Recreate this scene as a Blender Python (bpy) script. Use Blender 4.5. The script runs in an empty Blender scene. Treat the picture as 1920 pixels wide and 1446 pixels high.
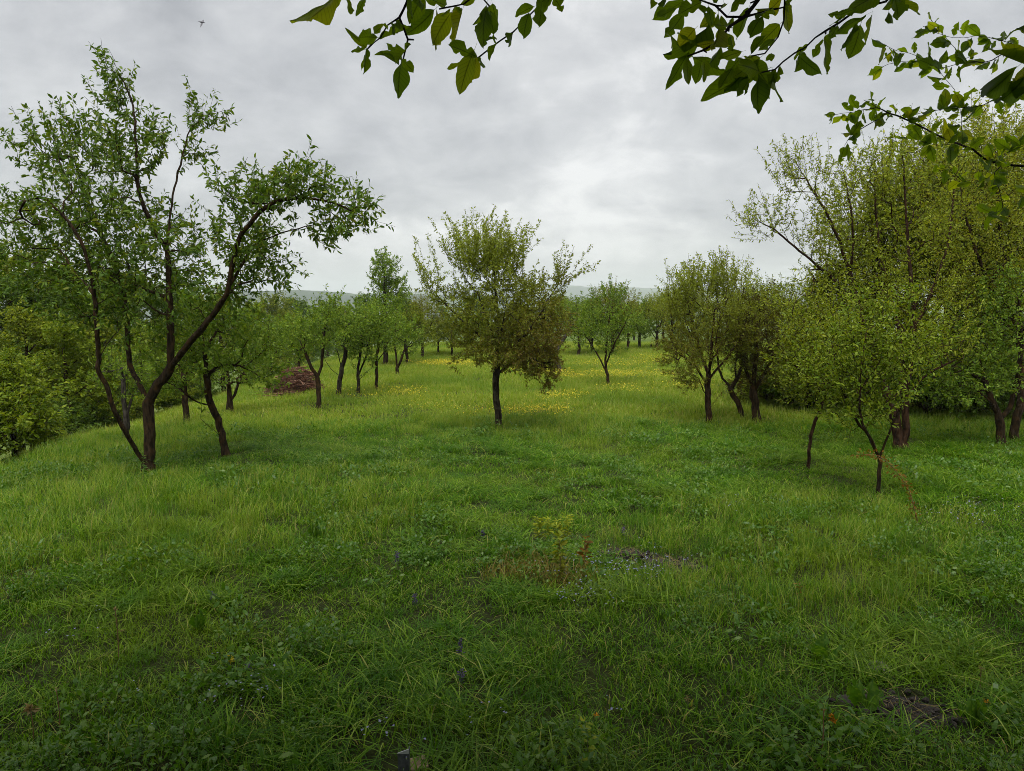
import bpy, math, random
import numpy as np
from mathutils import Vector

random.seed(7)
RNG = np.random.default_rng(7)
SC = bpy.context.scene
COL = SC.collection

# ------------------------------------------------------------------ camera
H = 2.5
FPX = 1444.0                       # focal length in photograph pixels (1920 wide)
PITCH = math.atan((723 - 562) / FPX)
cam_d = bpy.data.cameras.new('camera')
cam_d.sensor_width = 36.0
cam_d.lens = 36.0 * FPX / 1920.0
cam_d.clip_start = 0.05
cam_d.clip_end = 20000
cam = bpy.data.objects.new('camera', cam_d)
COL.objects.link(cam)
cam.location = (0, 0, H)
cam.rotation_euler = (math.pi / 2 - PITCH, 0, 0)
SC.camera = cam

# ------------------------------------------------------------------ world, sun, exposure
SUN_EL, SUN_AZ = math.radians(69), math.radians(192)      # azimuth clockwise from +Y
world = bpy.data.worlds.new('World')
SC.world = world
world.use_nodes = True
wn, wl = world.node_tree.nodes, world.node_tree.links
wn.clear()


def N(nt, kind, **kw):
    n = nt.nodes.new(kind)
    for k, v in kw.items():
        if k.startswith('i_'):
            n.inputs[k[2:].replace('_', ' ')].default_value = v
        else:
            setattr(n, k, v)
    return n


def ramp(nt, stops, interp='LINEAR'):
    r = nt.nodes.new('ShaderNodeValToRGB')
    r.color_ramp.interpolation = interp
    els = r.color_ramp.elements
    while len(els) < len(stops):
        els.new(0.5)
    for e, (p, c) in zip(els, stops):
        e.position = p
        e.color = c if len(c) == 4 else (*c, 1)
    return r


def build_world():
    nt = world.node_tree
    L = nt.links.new
    sky = N(nt, 'ShaderNodeTexSky', sky_type='NISHITA', sun_disc=False)
    sky.sun_elevation = SUN_EL
    sky.sun_rotation = SUN_AZ
    sky.air_density, sky.dust_density = 1.0, 3.0
    bg1 = N(nt, 'ShaderNodeBackground')
    bg1.inputs['Strength'].default_value = 0.06
    L(sky.outputs[0], bg1.inputs['Color'])
    # cloud deck: noise on a plane overhead, seen in perspective
    tc = N(nt, 'ShaderNodeTexCoord')
    sep = N(nt, 'ShaderNodeSeparateXYZ')
    L(tc.outputs['Generated'], sep.inputs[0])
    zc = N(nt, 'ShaderNodeMath', operation='MAXIMUM')
    L(sep.outputs['Z'], zc.inputs[0]); zc.inputs[1].default_value = 0.0
    zz = N(nt, 'ShaderNodeMath', operation='ADD')
    L(zc.outputs[0], zz.inputs[0]); zz.inputs[1].default_value = 0.42
    dx = N(nt, 'ShaderNodeMath', operation='DIVIDE'); L(sep.outputs['X'], dx.inputs[0]); L(zz.outputs[0], dx.inputs[1])
    dy = N(nt, 'ShaderNodeMath', operation='DIVIDE'); L(sep.outputs['Y'], dy.inputs[0]); L(zz.outputs[0], dy.inputs[1])
    cb = N(nt, 'ShaderNodeCombineXYZ'); L(dx.outputs[0], cb.inputs[0]); L(dy.outputs[0], cb.inputs[1])
    mp = N(nt, 'ShaderNodeMapping'); L(cb.outputs[0], mp.inputs[0])
    mp.inputs['Location'].default_value = (-4.116, 4.758, 2.072)
    n1 = N(nt, 'ShaderNodeTexNoise', noise_dimensions='3D')
    n1.inputs['Scale'].default_value = 2.1; n1.inputs['Detail'].default_value = 8
    n1.inputs['Roughness'].default_value = 0.57; n1.inputs['Distortion'].default_value = 0.15
    L(mp.outputs[0], n1.inputs['Vector'])
    n2 = N(nt, 'ShaderNodeTexNoise', noise_dimensions='3D')
    n2.inputs['Scale'].default_value = 0.8; n2.inputs['Detail'].default_value = 3
    L(mp.outputs[0], n2.inputs['Vector'])
    mx = N(nt, 'ShaderNodeMath', operation='MULTIPLY_ADD')
    L(n1.outputs[0], mx.inputs[0]); mx.inputs[1].default_value = 0.70
    m2 = N(nt, 'ShaderNodeMath', operation='MULTIPLY'); L(n2.outputs[0], m2.inputs[0]); m2.inputs[1].default_value = 0.30
    L(m2.outputs[0], mx.inputs[2])
    n3 = N(nt, 'ShaderNodeTexNoise', noise_dimensions='3D')
    n3.inputs['Scale'].default_value = 6.5; n3.inputs['Detail'].default_value = 7; n3.inputs['Roughness'].default_value = 0.6; n3.inputs['Distortion'].default_value = 0.4
    L(mp.outputs[0], n3.inputs['Vector'])
    m3 = N(nt, 'ShaderNodeMath', operation='MULTIPLY_ADD'); L(n3.outputs[0], m3.inputs[0]); m3.inputs[1].default_value = 0.36
    m4 = N(nt, 'ShaderNodeMath', operation='SUBTRACT'); L(mx.outputs[0], m4.inputs[0]); m4.inputs[1].default_value = 0.18
    L(m4.outputs[0], m3.inputs[2])
    cr = ramp(nt, [(0.34, (0.285, 0.292, 0.306)), (0.45, (0.372, 0.379, 0.391)), (0.55, (0.455, 0.461, 0.468)), (0.65, (0.60, 0.602, 0.60))])
    L(m3.outputs[0], cr.inputs[0])
    # paler low cloud close to the horizon
    hz = N(nt, 'ShaderNodeMapRange', clamp=True)
    L(sep.outputs['Z'], hz.inputs[0])
    hz.inputs[1].default_value = 0.0; hz.inputs[2].default_value = 0.10; hz.inputs[3].default_value = 0.55; hz.inputs[4].default_value = 0.0
    mxc = N(nt, 'ShaderNodeMixRGB', blend_type='MIX')
    L(hz.outputs[0], mxc.inputs[0]); L(cr.outputs[0], mxc.inputs[1]); mxc.inputs[2].default_value = (0.43, 0.438, 0.443, 1)
    bg2 = N(nt, 'ShaderNodeBackground'); L(mxc.outputs[0], bg2.inputs['Color'])
    bg2.inputs['Strength'].default_value = 0.385
    mixs = N(nt, 'ShaderNodeMixShader'); mixs.inputs[0].default_value = 0.95
    L(bg1.outputs[0], mixs.inputs[1]); L(bg2.outputs[0], mixs.inputs[2])
    out = N(nt, 'ShaderNodeOutputWorld'); L(mixs.outputs[0], out.inputs[0])


build_world()
sun_d = bpy.data.lights.new('sun', 'SUN')
sun_d.energy = 1.5
sun_d.angle = math.radians(65)
sun_d.color = (1.0, 0.97, 0.92)
sun = bpy.data.objects.new('sun', sun_d)
COL.objects.link(sun)
sdir = Vector((math.sin(SUN_AZ) * math.cos(SUN_EL), math.cos(SUN_AZ) * math.cos(SUN_EL), math.sin(SUN_EL)))
sun.rotation_euler = sdir.to_track_quat('Z', 'Y').to_euler()
sun.location = (0, 0, 40)

SC.view_settings.view_transform = 'Standard'
SC.view_settings.look = 'None'
SC.view_settings.gamma = 1
SC.view_settings.exposure = 2.0
SC.view_settings.use_curve_mapping = False
cy = SC.cycles
cy.max_bounces = 6
cy.diffuse_bounces = 3
cy.glossy_bounces = 2
cy.transmission_bounces = 4
cy.transparent_max_bounces = 4
cy.volume_bounces = 1
cy.filter_width = 0.9
cy.use_adaptive_sampling = True
cy.adaptive_threshold = 0.015
cy.use_denoising = True
cy.denoising_prefilter = 'NONE'
cy.caustics_reflective = False
cy.caustics_refractive = False


# ------------------------------------------------------------------ helpers: pixels to places
SP, CP = math.sin(PITCH), math.cos(PITCH)


def ray(px, py):
    u, v = (px - 960) / FPX, (723 - py) / FPX
    return np.array([u, CP + v * SP, -SP + v * CP])


def at(px, py, y):
    """Point on the sight line of a photograph pixel at distance y along the meadow."""
    d = ray(px, py)
    return np.array([0, 0, H]) + d * (y / d[1])


def gz(x, y):
    """Height of the meadow."""
    x = np.asarray(x, float); y = np.asarray(y, float)
    z = 0.05 * np.sin(x * 0.7 + 1) * np.sin(y * 0.5) + 0.03 * np.sin(x * 1.7 + y * 1.1) + 0.012 * np.sin(x * 5.1 + 2) * np.sin(y * 4.3)
    s = np.clip(-(x + 3.5), 0, None)
    z = z - 0.012 * np.minimum(s, 4.6) ** 2 - 0.30 * np.clip(s - 4.6, 0, 22) - 0.02 * np.clip(s - 27, 0, 900)
    t = np.clip(y - 42, 0, None)
    z = z - 0.05 * np.minimum(t, 500) + 0.004 * np.clip(t - 500, 0, 1500)
    return z


def ground(px, py):
    d = ray(px, py)
    k = 2.0
    step = 0.25
    prev = k
    while k < 400:
        p = np.array([0, 0, H]) + d * k
        if p[2] < gz(p[0], p[1]):
            lo, hi = prev, k
            for _ in range(20):
                m = (lo + hi) / 2
                p = np.array([0, 0, H]) + d * m
                if p[2] < gz(p[0], p[1]): hi = m
                else: lo = m
            return p
        prev = k
        k += step
    return p


# ------------------------------------------------------------------ helpers: meshes and objects
def mesh_np(name, V, faces, attrs=None, smooth=False):
    """faces: list of (M,k) int arrays; attrs: {name: (domain, array)}"""
    me = bpy.data.meshes.new(name)
    V = np.ascontiguousarray(V, dtype=np.float32)
    me.vertices.add(len(V)); me.vertices.foreach_set('co', V.ravel())
    faces = [np.asarray(f, dtype=np.int32) for f in faces if len(f)]
    loops = np.concatenate([f.ravel() for f in faces])
    sizes = np.concatenate([np.full(len(f), f.shape[1], dtype=np.int32) for f in faces])
    starts = np.concatenate([[0], np.cumsum(sizes)[:-1]]).astype(np.int32)
    me.loops.add(len(loops)); me.loops.foreach_set('vertex_index', loops)
    me.polygons.add(len(sizes)); me.polygons.foreach_set('loop_start', starts)
    me.polygons.foreach_set('use_smooth', np.full(len(sizes), smooth, dtype=bool))
    for k, (dom, arr) in (attrs or {}).items():
        a = me.attributes.new(k, 'FLOAT', dom)
        a.data.foreach_set('value', np.ascontiguousarray(arr, dtype=np.float32))
    me.update(calc_edges=True)
    return me


def link(name, me, mat=None, parent=None, loc=None):
    o = bpy.data.objects.new(name, me)
    COL.objects.link(o)
    if mat is not None and me is not None and not me.materials:
        me.materials.append(mat)
    if parent is not None:
        o.parent = parent
    if loc is not None:
        o.location = loc
    return o


def tag(o, label, cat=None, group=None, kind=None):
    o['label'] = label
    if cat: o['category'] = cat
    if group: o['group'] = group
    if kind: o['kind'] = kind
    return o


def thing(name, label, cat, loc, group=None, rz=0.0):
    o = bpy.data.objects.new(name, None)
    COL.objects.link(o)
    o.empty_display_size = 0.2
    o.location = loc
    o.rotation_euler = (0, 0, rz)
    return tag(o, label, cat, group)


def norm(v):
    return v / np.maximum(np.linalg.norm(v, axis=-1, keepdims=True), 1e-9)


# ------------------------------------------------------------------ materials
def mat_new(name):
    m = bpy.data.materials.new(name)
    m.use_nodes = True
    nt = m.node_tree
    nt.nodes.clear()
    out = nt.nodes.new('ShaderNodeOutputMaterial')
    return m, nt, out


def leaf_mat(name, stops, trans=0.4, rough=0.5, spec=0.12, tgain=(1.5, 1.35, 0.5), patch=None, gain=1.0):
    """stops along the per-leaf random value; patch: (scale, colour, amount) mixes a second tone in by place."""
    m, nt, out = mat_new(name)
    L = nt.links.new
    at_ = N(nt, 'ShaderNodeAttribute', attribute_name='rnd')
    cr = ramp(nt, [(p, tuple(min(0.8, v * gain) for v in c)) for p, c in stops]); L(at_.outputs['Fac'], cr.inputs[0])
    colr = cr.outputs[0]
    if patch:
        for (sc, c, lo, hi, amt) in patch:
            geo = N(nt, 'ShaderNodeNewGeometry')
            no = N(nt, 'ShaderNodeTexNoise'); no.inputs['Scale'].default_value = sc; no.inputs['Detail'].default_value = 3
            L(geo.outputs['Position'], no.inputs['Vector'])
            mr = N(nt, 'ShaderNodeMapRange', clamp=True); L(no.outputs[0], mr.inputs[0])
            mr.inputs[1].default_value = lo; mr.inputs[2].default_value = hi; mr.inputs[3].default_value = 0; mr.inputs[4].default_value = amt
            mc = N(nt, 'ShaderNodeMixRGB', blend_type='MIX'); L(mr.outputs[0], mc.inputs[0]); L(colr, mc.inputs[1]); mc.inputs[2].default_value = (*c, 1)
            colr = mc.outputs[0]
    pb = N(nt, 'ShaderNodeBsdfPrincipled'); L(colr, pb.inputs['Base Color'])
    pb.inputs['Roughness'].default_value = rough
    pb.inputs['Specular IOR Level'].default_value = spec
    tg = N(nt, 'ShaderNodeMixRGB', blend_type='MULTIPLY'); tg.inputs[0].default_value = 1; L(colr, tg.inputs[1]); tg.inputs[2].default_value = (*tgain, 1)
    tr = N(nt, 'ShaderNodeBsdfTranslucent'); L(tg.outputs[0], tr.inputs['Color'])
    mx = N(nt, 'ShaderNodeMixShader'); mx.inputs[0].default_value = trans
    L(pb.outputs[0], mx.inputs[1]); L(tr.outputs[0], mx.inputs[2]); L(mx.outputs[0], out.inputs[0])
    return m


def bark_mat(name, dark, light, moss=None, moss_amt=0.0, scale=9.0):
    m, nt, out = mat_new(name)
    L = nt.links.new
    tc = N(nt, 'ShaderNodeTexCoord')
    mp = N(nt, 'ShaderNodeMapping'); mp.inputs['Scale'].default_value = (1, 1, 0.22); L(tc.outputs['Object'], mp.inputs[0])
    no = N(nt, 'ShaderNodeTexNoise'); no.inputs['Scale'].default_value = scale * 3; no.inputs['Detail'].default_value = 6; no.inputs['Roughness'].default_value = 0.65
    L(mp.outputs[0], no.inputs['Vector'])
    cr = ramp(nt, [(0.40, dark), (0.60, tuple(v * 1.25 for v in light))]); L(no.outputs[0], cr.inputs[0])
    col = cr.outputs[0]
    if moss:
        n2 = N(nt, 'ShaderNodeTexNoise'); n2.inputs['Scale'].default_value = scale * 0.9; n2.inputs['Detail'].default_value = 5
        L(tc.outputs['Object'], n2.inputs['Vector'])
        mr = N(nt, 'ShaderNodeMapRange', clamp=True); L(n2.outputs[0], mr.inputs[0])
        mr.inputs[1].default_value = 0.52; mr.inputs[2].default_value = 0.66; mr.inputs[3].default_value = 0; mr.inputs[4].default_value = moss_amt
        mc = N(nt, 'ShaderNodeMixRGB'); L(mr.outputs[0], mc.inputs[0]); L(col, mc.inputs[1]); mc.inputs[2].default_value = (*moss, 1)
        col = mc.outputs[0]
    pb = N(nt, 'ShaderNodeBsdfPrincipled'); L(col, pb.inputs['Base Color'])
    pb.inputs['Roughness'].default_value = 0.9; pb.inputs['Specular IOR Level'].default_value = 0.08
    bp = N(nt, 'ShaderNodeBump'); bp.inputs['Strength'].default_value = 1.0; bp.inputs['Distance'].default_value = 0.03
    L(no.outputs[0], bp.inputs['Height']); L(bp.outputs[0], pb.inputs['Normal'])
    L(pb.outputs[0], out.inputs[0])
    return m


def plain_mat(name, c1, c2, scale=20.0, rough=0.7, bump=0.3, metal=0.0, bdist=0.01):
    m, nt, out = mat_new(name)
    L = nt.links.new
    tc = N(nt, 'ShaderNodeTexCoord')
    no = N(nt, 'ShaderNodeTexNoise'); no.inputs['Scale'].default_value = scale; no.inputs['Detail'].default_value = 6
    L(tc.outputs['Object'], no.inputs['Vector'])
    cr = ramp(nt, [(0.35, c1), (0.65, c2)]); L(no.outputs[0], cr.inputs[0])
    pb = N(nt, 'ShaderNodeBsdfPrincipled'); L(cr.outputs[0], pb.inputs['Base Color'])
    pb.inputs['Roughness'].default_value = rough; pb.inputs['Metallic'].default_value = metal
    bp = N(nt, 'ShaderNodeBump'); bp.inputs['Strength'].default_value = bump; bp.inputs['Distance'].default_value = bdist
    L(no.outputs[0], bp.inputs['Height']); L(bp.outputs[0], pb.inputs['Normal'])
    L(pb.outputs[0], out.inputs[0])
    return m


M = {}
M['leaf_plum'] = leaf_mat('leaf_plum', [(0.0, (0.034, 0.075, 0.007)), (0.5, (0.062, 0.118, 0.010)), (0.9, (0.105, 0.160, 0.015)), (1.0, (0.16, 0.18, 0.025))], rough=0.5, spec=0.14, gain=1.15)
M['leaf_green'] = leaf_mat('leaf_green', [(0.0, (0.046, 0.090, 0.009)), (0.5, (0.082, 0.142, 0.013)), (1.0, (0.135, 0.185, 0.022))], gain=1.5)
M['leaf_olive'] = leaf_mat('leaf_olive', [(0.0, (0.045, 0.070, 0.006)), (0.5, (0.088, 0.122, 0.009)), (1.0, (0.150, 0.175, 0.016))], gain=1.45)
M['leaf_yellow'] = leaf_mat('leaf_yellow', [(0.0, (0.085, 0.120, 0.010)), (0.5, (0.140, 0.175, 0.014)), (1.0, (0.21, 0.215, 0.025))], gain=1.4)
M['leaf_brown'] = leaf_mat('leaf_brown', [(0.0, (0.085, 0.058, 0.013)), (0.25, (0.080, 0.076, 0.010)), (0.55, (0.092, 0.115, 0.010)), (1.0, (0.150, 0.190, 0.022))], gain=1.55)
M['leaf_russet'] = leaf_mat('leaf_russet', [(0.0, (0.060, 0.036, 0.009)), (0.4, (0.055, 0.055, 0.008)), (1.0, (0.085, 0.100, 0.012))])
M['leaf_shoot'] = leaf_mat('leaf_shoot', [(0.0, (0.060, 0.088, 0.006)), (0.5, (0.110, 0.145, 0.010)), (1.0, (0.18, 0.205, 0.022))], gain=1.6)
M['leaf_young'] = leaf_mat('leaf_young', [(0.0, (0.055, 0.100, 0.006)), (0.5, (0.105, 0.155, 0.010)), (1.0, (0.165, 0.205, 0.020))], gain=1.3)
M['leaf_wood'] = leaf_mat('leaf_wood', [(0.0, (0.035, 0.070, 0.010)), (0.5, (0.062, 0.115, 0.014)), (1.0, (0.10, 0.150, 0.022))], gain=1.3)
M['leaf_rust'] = leaf_mat('leaf_rust', [(0.0, (0.10, 0.05, 0.010)), (0.5, (0.16, 0.10, 0.015)), (1.0, (0.22, 0.10, 0.02))])
M['leaf_near'] = leaf_mat('leaf_near', [(0.0, (0.026, 0.055, 0.006)), (0.5, (0.050, 0.090, 0.008)), (1.0, (0.095, 0.120, 0.010))], trans=0.7, rough=0.4, spec=0.3, tgain=(6.6, 5.2, 0.9))


def add_veins(m):
    nt = m.node_tree
    L = nt.links.new
    pb = next(n for n in nt.nodes if n.type == 'BSDF_PRINCIPLED')
    tm = next(n for n in nt.nodes if n.type == 'MIX_RGB' and n.blend_type == 'MULTIPLY')
    src = pb.inputs['Base Color'].links[0].from_socket
    a, b = N(nt, 'ShaderNodeAttribute', attribute_name='sx'), N(nt, 'ShaderNodeAttribute', attribute_name='ty')
    ab = N(nt, 'ShaderNodeMath', operation='ABSOLUTE'); L(a.outputs['Fac'], ab.inputs[0])
    mid = N(nt, 'ShaderNodeMapRange', clamp=True); L(ab.outputs[0], mid.inputs[0])
    mid.inputs[1].default_value = 0.03; mid.inputs[2].default_value = 0.11; mid.inputs[3].default_value = 0.45; mid.inputs[4].default_value = 1.0
    sl = N(nt, 'ShaderNodeMath', operation='MULTIPLY_ADD'); L(ab.outputs[0], sl.inputs[0]); sl.inputs[1].default_value = -0.22; L(b.outputs['Fac'], sl.inputs[2])
    fr = N(nt, 'ShaderNodeMath', operation='PINGPONG'); L(sl.outputs[0], fr.inputs[0]); fr.inputs[1].default_value = 0.055
    lat = N(nt, 'ShaderNodeMapRange', clamp=True); L(fr.outputs[0], lat.inputs[0])
    lat.inputs[1].default_value = 0.003; lat.inputs[2].default_value = 0.016; lat.inputs[3].default_value = 0.72; lat.inputs[4].default_value = 1.0
    mm = N(nt, 'ShaderNodeMath', operation='MULTIPLY'); L(mid.outputs[0], mm.inputs[0]); L(lat.outputs[0], mm.inputs[1])
    mc = N(nt, 'ShaderNodeMixRGB', blend_type='MULTIPLY'); mc.inputs[0].default_value = 1; L(src, mc.inputs[1]); L(mm.outputs[0], mc.inputs[2])
    L(mc.outputs[0], pb.inputs['Base Color']); L(mc.outputs[0], tm.inputs[1])


add_veins(M['leaf_near'])
M['bark_dark'] = bark_mat('bark_dark', (0.010, 0.007, 0.004), (0.032, 0.021, 0.011), (0.060, 0.032, 0.011), 0.7)
M['bark_red'] = bark_mat('bark_red', (0.013, 0.007, 0.004), (0.042, 0.022, 0.012), (0.07, 0.058, 0.036), 0.35)
M['bark_lichen'] = bark_mat('bark_lichen', (0.009, 0.007, 0.005), (0.030, 0.023, 0.015), (0.10, 0.095, 0.055), 0.45)
M['bark_grey'] = bark_mat('bark_grey', (0.022, 0.018, 0.015), (0.065, 0.055, 0.045), (0.11, 0.11, 0.08), 0.4)
M['bark_near'] = bark_mat('bark_near', (0.014, 0.011, 0.012), (0.045, 0.037, 0.036), scale=30)

# ------------------------------------------------------------------ the ground, one sheet out to the horizon
def ground_mat():
    m, nt, out = mat_new('ground')
    L = nt.links.new
    geo = N(nt, 'ShaderNodeNewGeometry')
    n1 = N(nt, 'ShaderNodeTexNoise'); n1.inputs['Scale'].default_value = 0.35; n1.inputs['Detail'].default_value = 8; n1.inputs['Roughness'].default_value = 0.6
    n2 = N(nt, 'ShaderNodeTexNoise'); n2.inputs['Scale'].default_value = 14; n2.inputs['Detail'].default_value = 5
    for n in (n1, n2): L(geo.outputs['Position'], n.inputs['Vector'])
    a = ramp(nt, [(0.35, (0.060, 0.105, 0.014)), (0.5, (0.085, 0.130, 0.020)), (0.68, (0.120, 0.150, 0.030))]); L(n1.outputs[0], a.inputs[0])
    b = ramp(nt, [(0.3, (0.35, 0.32, 0.28)), (0.6, (1, 1, 1))]); L(n2.outputs[0], b.inputs[0])
    sx = N(nt, 'ShaderNodeSeparateXYZ'); L(geo.outputs['Position'], sx.inputs[0])
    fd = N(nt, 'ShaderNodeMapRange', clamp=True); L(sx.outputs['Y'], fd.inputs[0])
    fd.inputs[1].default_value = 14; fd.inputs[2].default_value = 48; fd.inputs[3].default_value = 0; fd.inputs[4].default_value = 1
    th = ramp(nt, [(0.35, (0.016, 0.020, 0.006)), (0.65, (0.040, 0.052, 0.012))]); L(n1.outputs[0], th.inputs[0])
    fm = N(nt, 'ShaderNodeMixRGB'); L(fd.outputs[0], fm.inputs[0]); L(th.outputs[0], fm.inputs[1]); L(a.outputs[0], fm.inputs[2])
    mu = N(nt, 'ShaderNodeMixRGB', blend_type='MULTIPLY'); mu.inputs[0].default_value = 0.85; L(fm.outputs[0], mu.inputs[1]); L(b.outputs[0], mu.inputs[2])
    pb = N(nt, 'ShaderNodeBsdfPrincipled'); L(mu.outputs[0], pb.inputs['Base Color']); pb.inputs['Roughness'].default_value = 0.95
    pb.inputs['Specular IOR Level'].default_value = 0.1
    bp = N(nt, 'ShaderNodeBump'); bp.inputs['Strength'].default_value = 1; bp.inputs['Distance'].default_value = 0.05
    L(n2.outputs[0], bp.inputs['Height']); L(bp.outputs[0], pb.inputs['Normal'])
    L(pb.outputs[0], out.inputs[0])
    return m


M['ground'] = ground_mat()


def axis(fine0, fine1, step, far0, far1, k):
    f = np.arange(fine0, fine1 + 1e-6, step)
    a = fine1 + (far1 - fine1) * (np.linspace(0, 1, k + 1)[1:] ** 3)
    b = fine0 + (far0 - fine0) * (np.linspace(0, 1, k + 1)[1:] ** 3)
    return np.concatenate([b[::-1], f, a])


def grid_faces(nx, ny):
    i = np.arange(nx - 1)[None, :] + np.arange(ny - 1)[:, None] * nx
    i = i.ravel()
    return np.stack([i, i + 1, i + nx + 1, i + nx], 1)


gx = axis(-30, 30, 0.35, -3900, 3900, 40)
gy = axis(-12, 60, 0.35, -400, 3900, 40)
XX, YY = np.meshgrid(gx, gy)
ZZ = gz(XX, YY)
far_n = np.clip((YY - 60) / 400, 0, 1) * (3.0 * np.sin(XX * 0.011 + 1.0) + 2.0 * np.sin(XX * 0.023 + YY * 0.006))
me = mesh_np('ground', np.stack([XX, YY, ZZ + far_n], -1).reshape(-1, 3), [grid_faces(len(gx), len(gy))], smooth=True)
ground_o = link('ground', me, M['ground'])
tag(ground_o, 'grassy orchard meadow falling away to the left', kind='structure')


# distant hills across the valley
def hill_mat():
    m, nt, out = mat_new('hill')
    L = nt.links.new
    geo = N(nt, 'ShaderNodeNewGeometry')
    n1 = N(nt, 'ShaderNodeTexNoise'); n1.inputs['Scale'].default_value = 0.006; n1.inputs['Detail'].default_value = 9; n1.inputs['Roughness'].default_value = 0.65
    L(geo.outputs['Position'], n1.inputs['Vector'])
    a = ramp(nt, [(0.42, (0.012, 0.028, 0.010)), (0.54, (0.020, 0.040, 0.013)), (0.60, (0.045, 0.075, 0.020)), (0.75, (0.07, 0.095, 0.03))]); L(n1.outputs[0], a.inputs[0])
    pb = N(nt, 'ShaderNodeBsdfPrincipled'); L(a.outputs[0], pb.inputs['Base Color']); pb.inputs['Roughness'].default_value = 1
    L(pb.outputs[0], out.inputs[0])
    return m


M['hill'] = hill_mat()


def hill(name, label, y0, depth, x0, x1, prof, rough, seed):
    r = np.random.default_rng(seed)
    nx, ny = 420, 26
    xs = np.linspace(x0, x1, nx)
    top = prof(xs)
    for k in range(1, 6):
        top = top + rough * 0.55 ** k * np.sin(xs / (x1 - x0) * 21 * 1.9 ** k + r.uniform(0, 6))
    ts = np.linspace(0, 1, ny)
    X = np.tile(xs, (ny, 1))
    Y = y0 + depth * ts[:, None] + 0 * X
    f = np.sin(np.clip(ts * 1.25, 0, 1) * math.pi / 2)[:, None]
    tree = r.uniform(0, 1, (ny, nx)) ** 3 * rough * 0.22
    Z = -34 + (top[None, :] + 34) * f + tree * f
    o = link(name, mesh_np(name, np.stack([X, Y, Z], -1).reshape(-1, 3), [grid_faces(nx, ny)], smooth=False), M['hill'])
    return tag(o, label, kind='structure')


hill('hills', 'far wooded hill ridge fading blue beyond the orchard', 2500, 1000, -3600, 3600,
     lambda x: 46 + 17 * np.sin(x / 520 + 0.4) + 11 * np.sin(x / 210 + 2.0), 11, 3)
hill('hills', 'nearer green hillside seen between the left tree and the tall tree', 1000, 420, -1500, 150,
     lambda x: 15 - 0.00006 * (x + 330) ** 2 + 2.5 * np.sin(x / 90), 2.6, 5)


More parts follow.
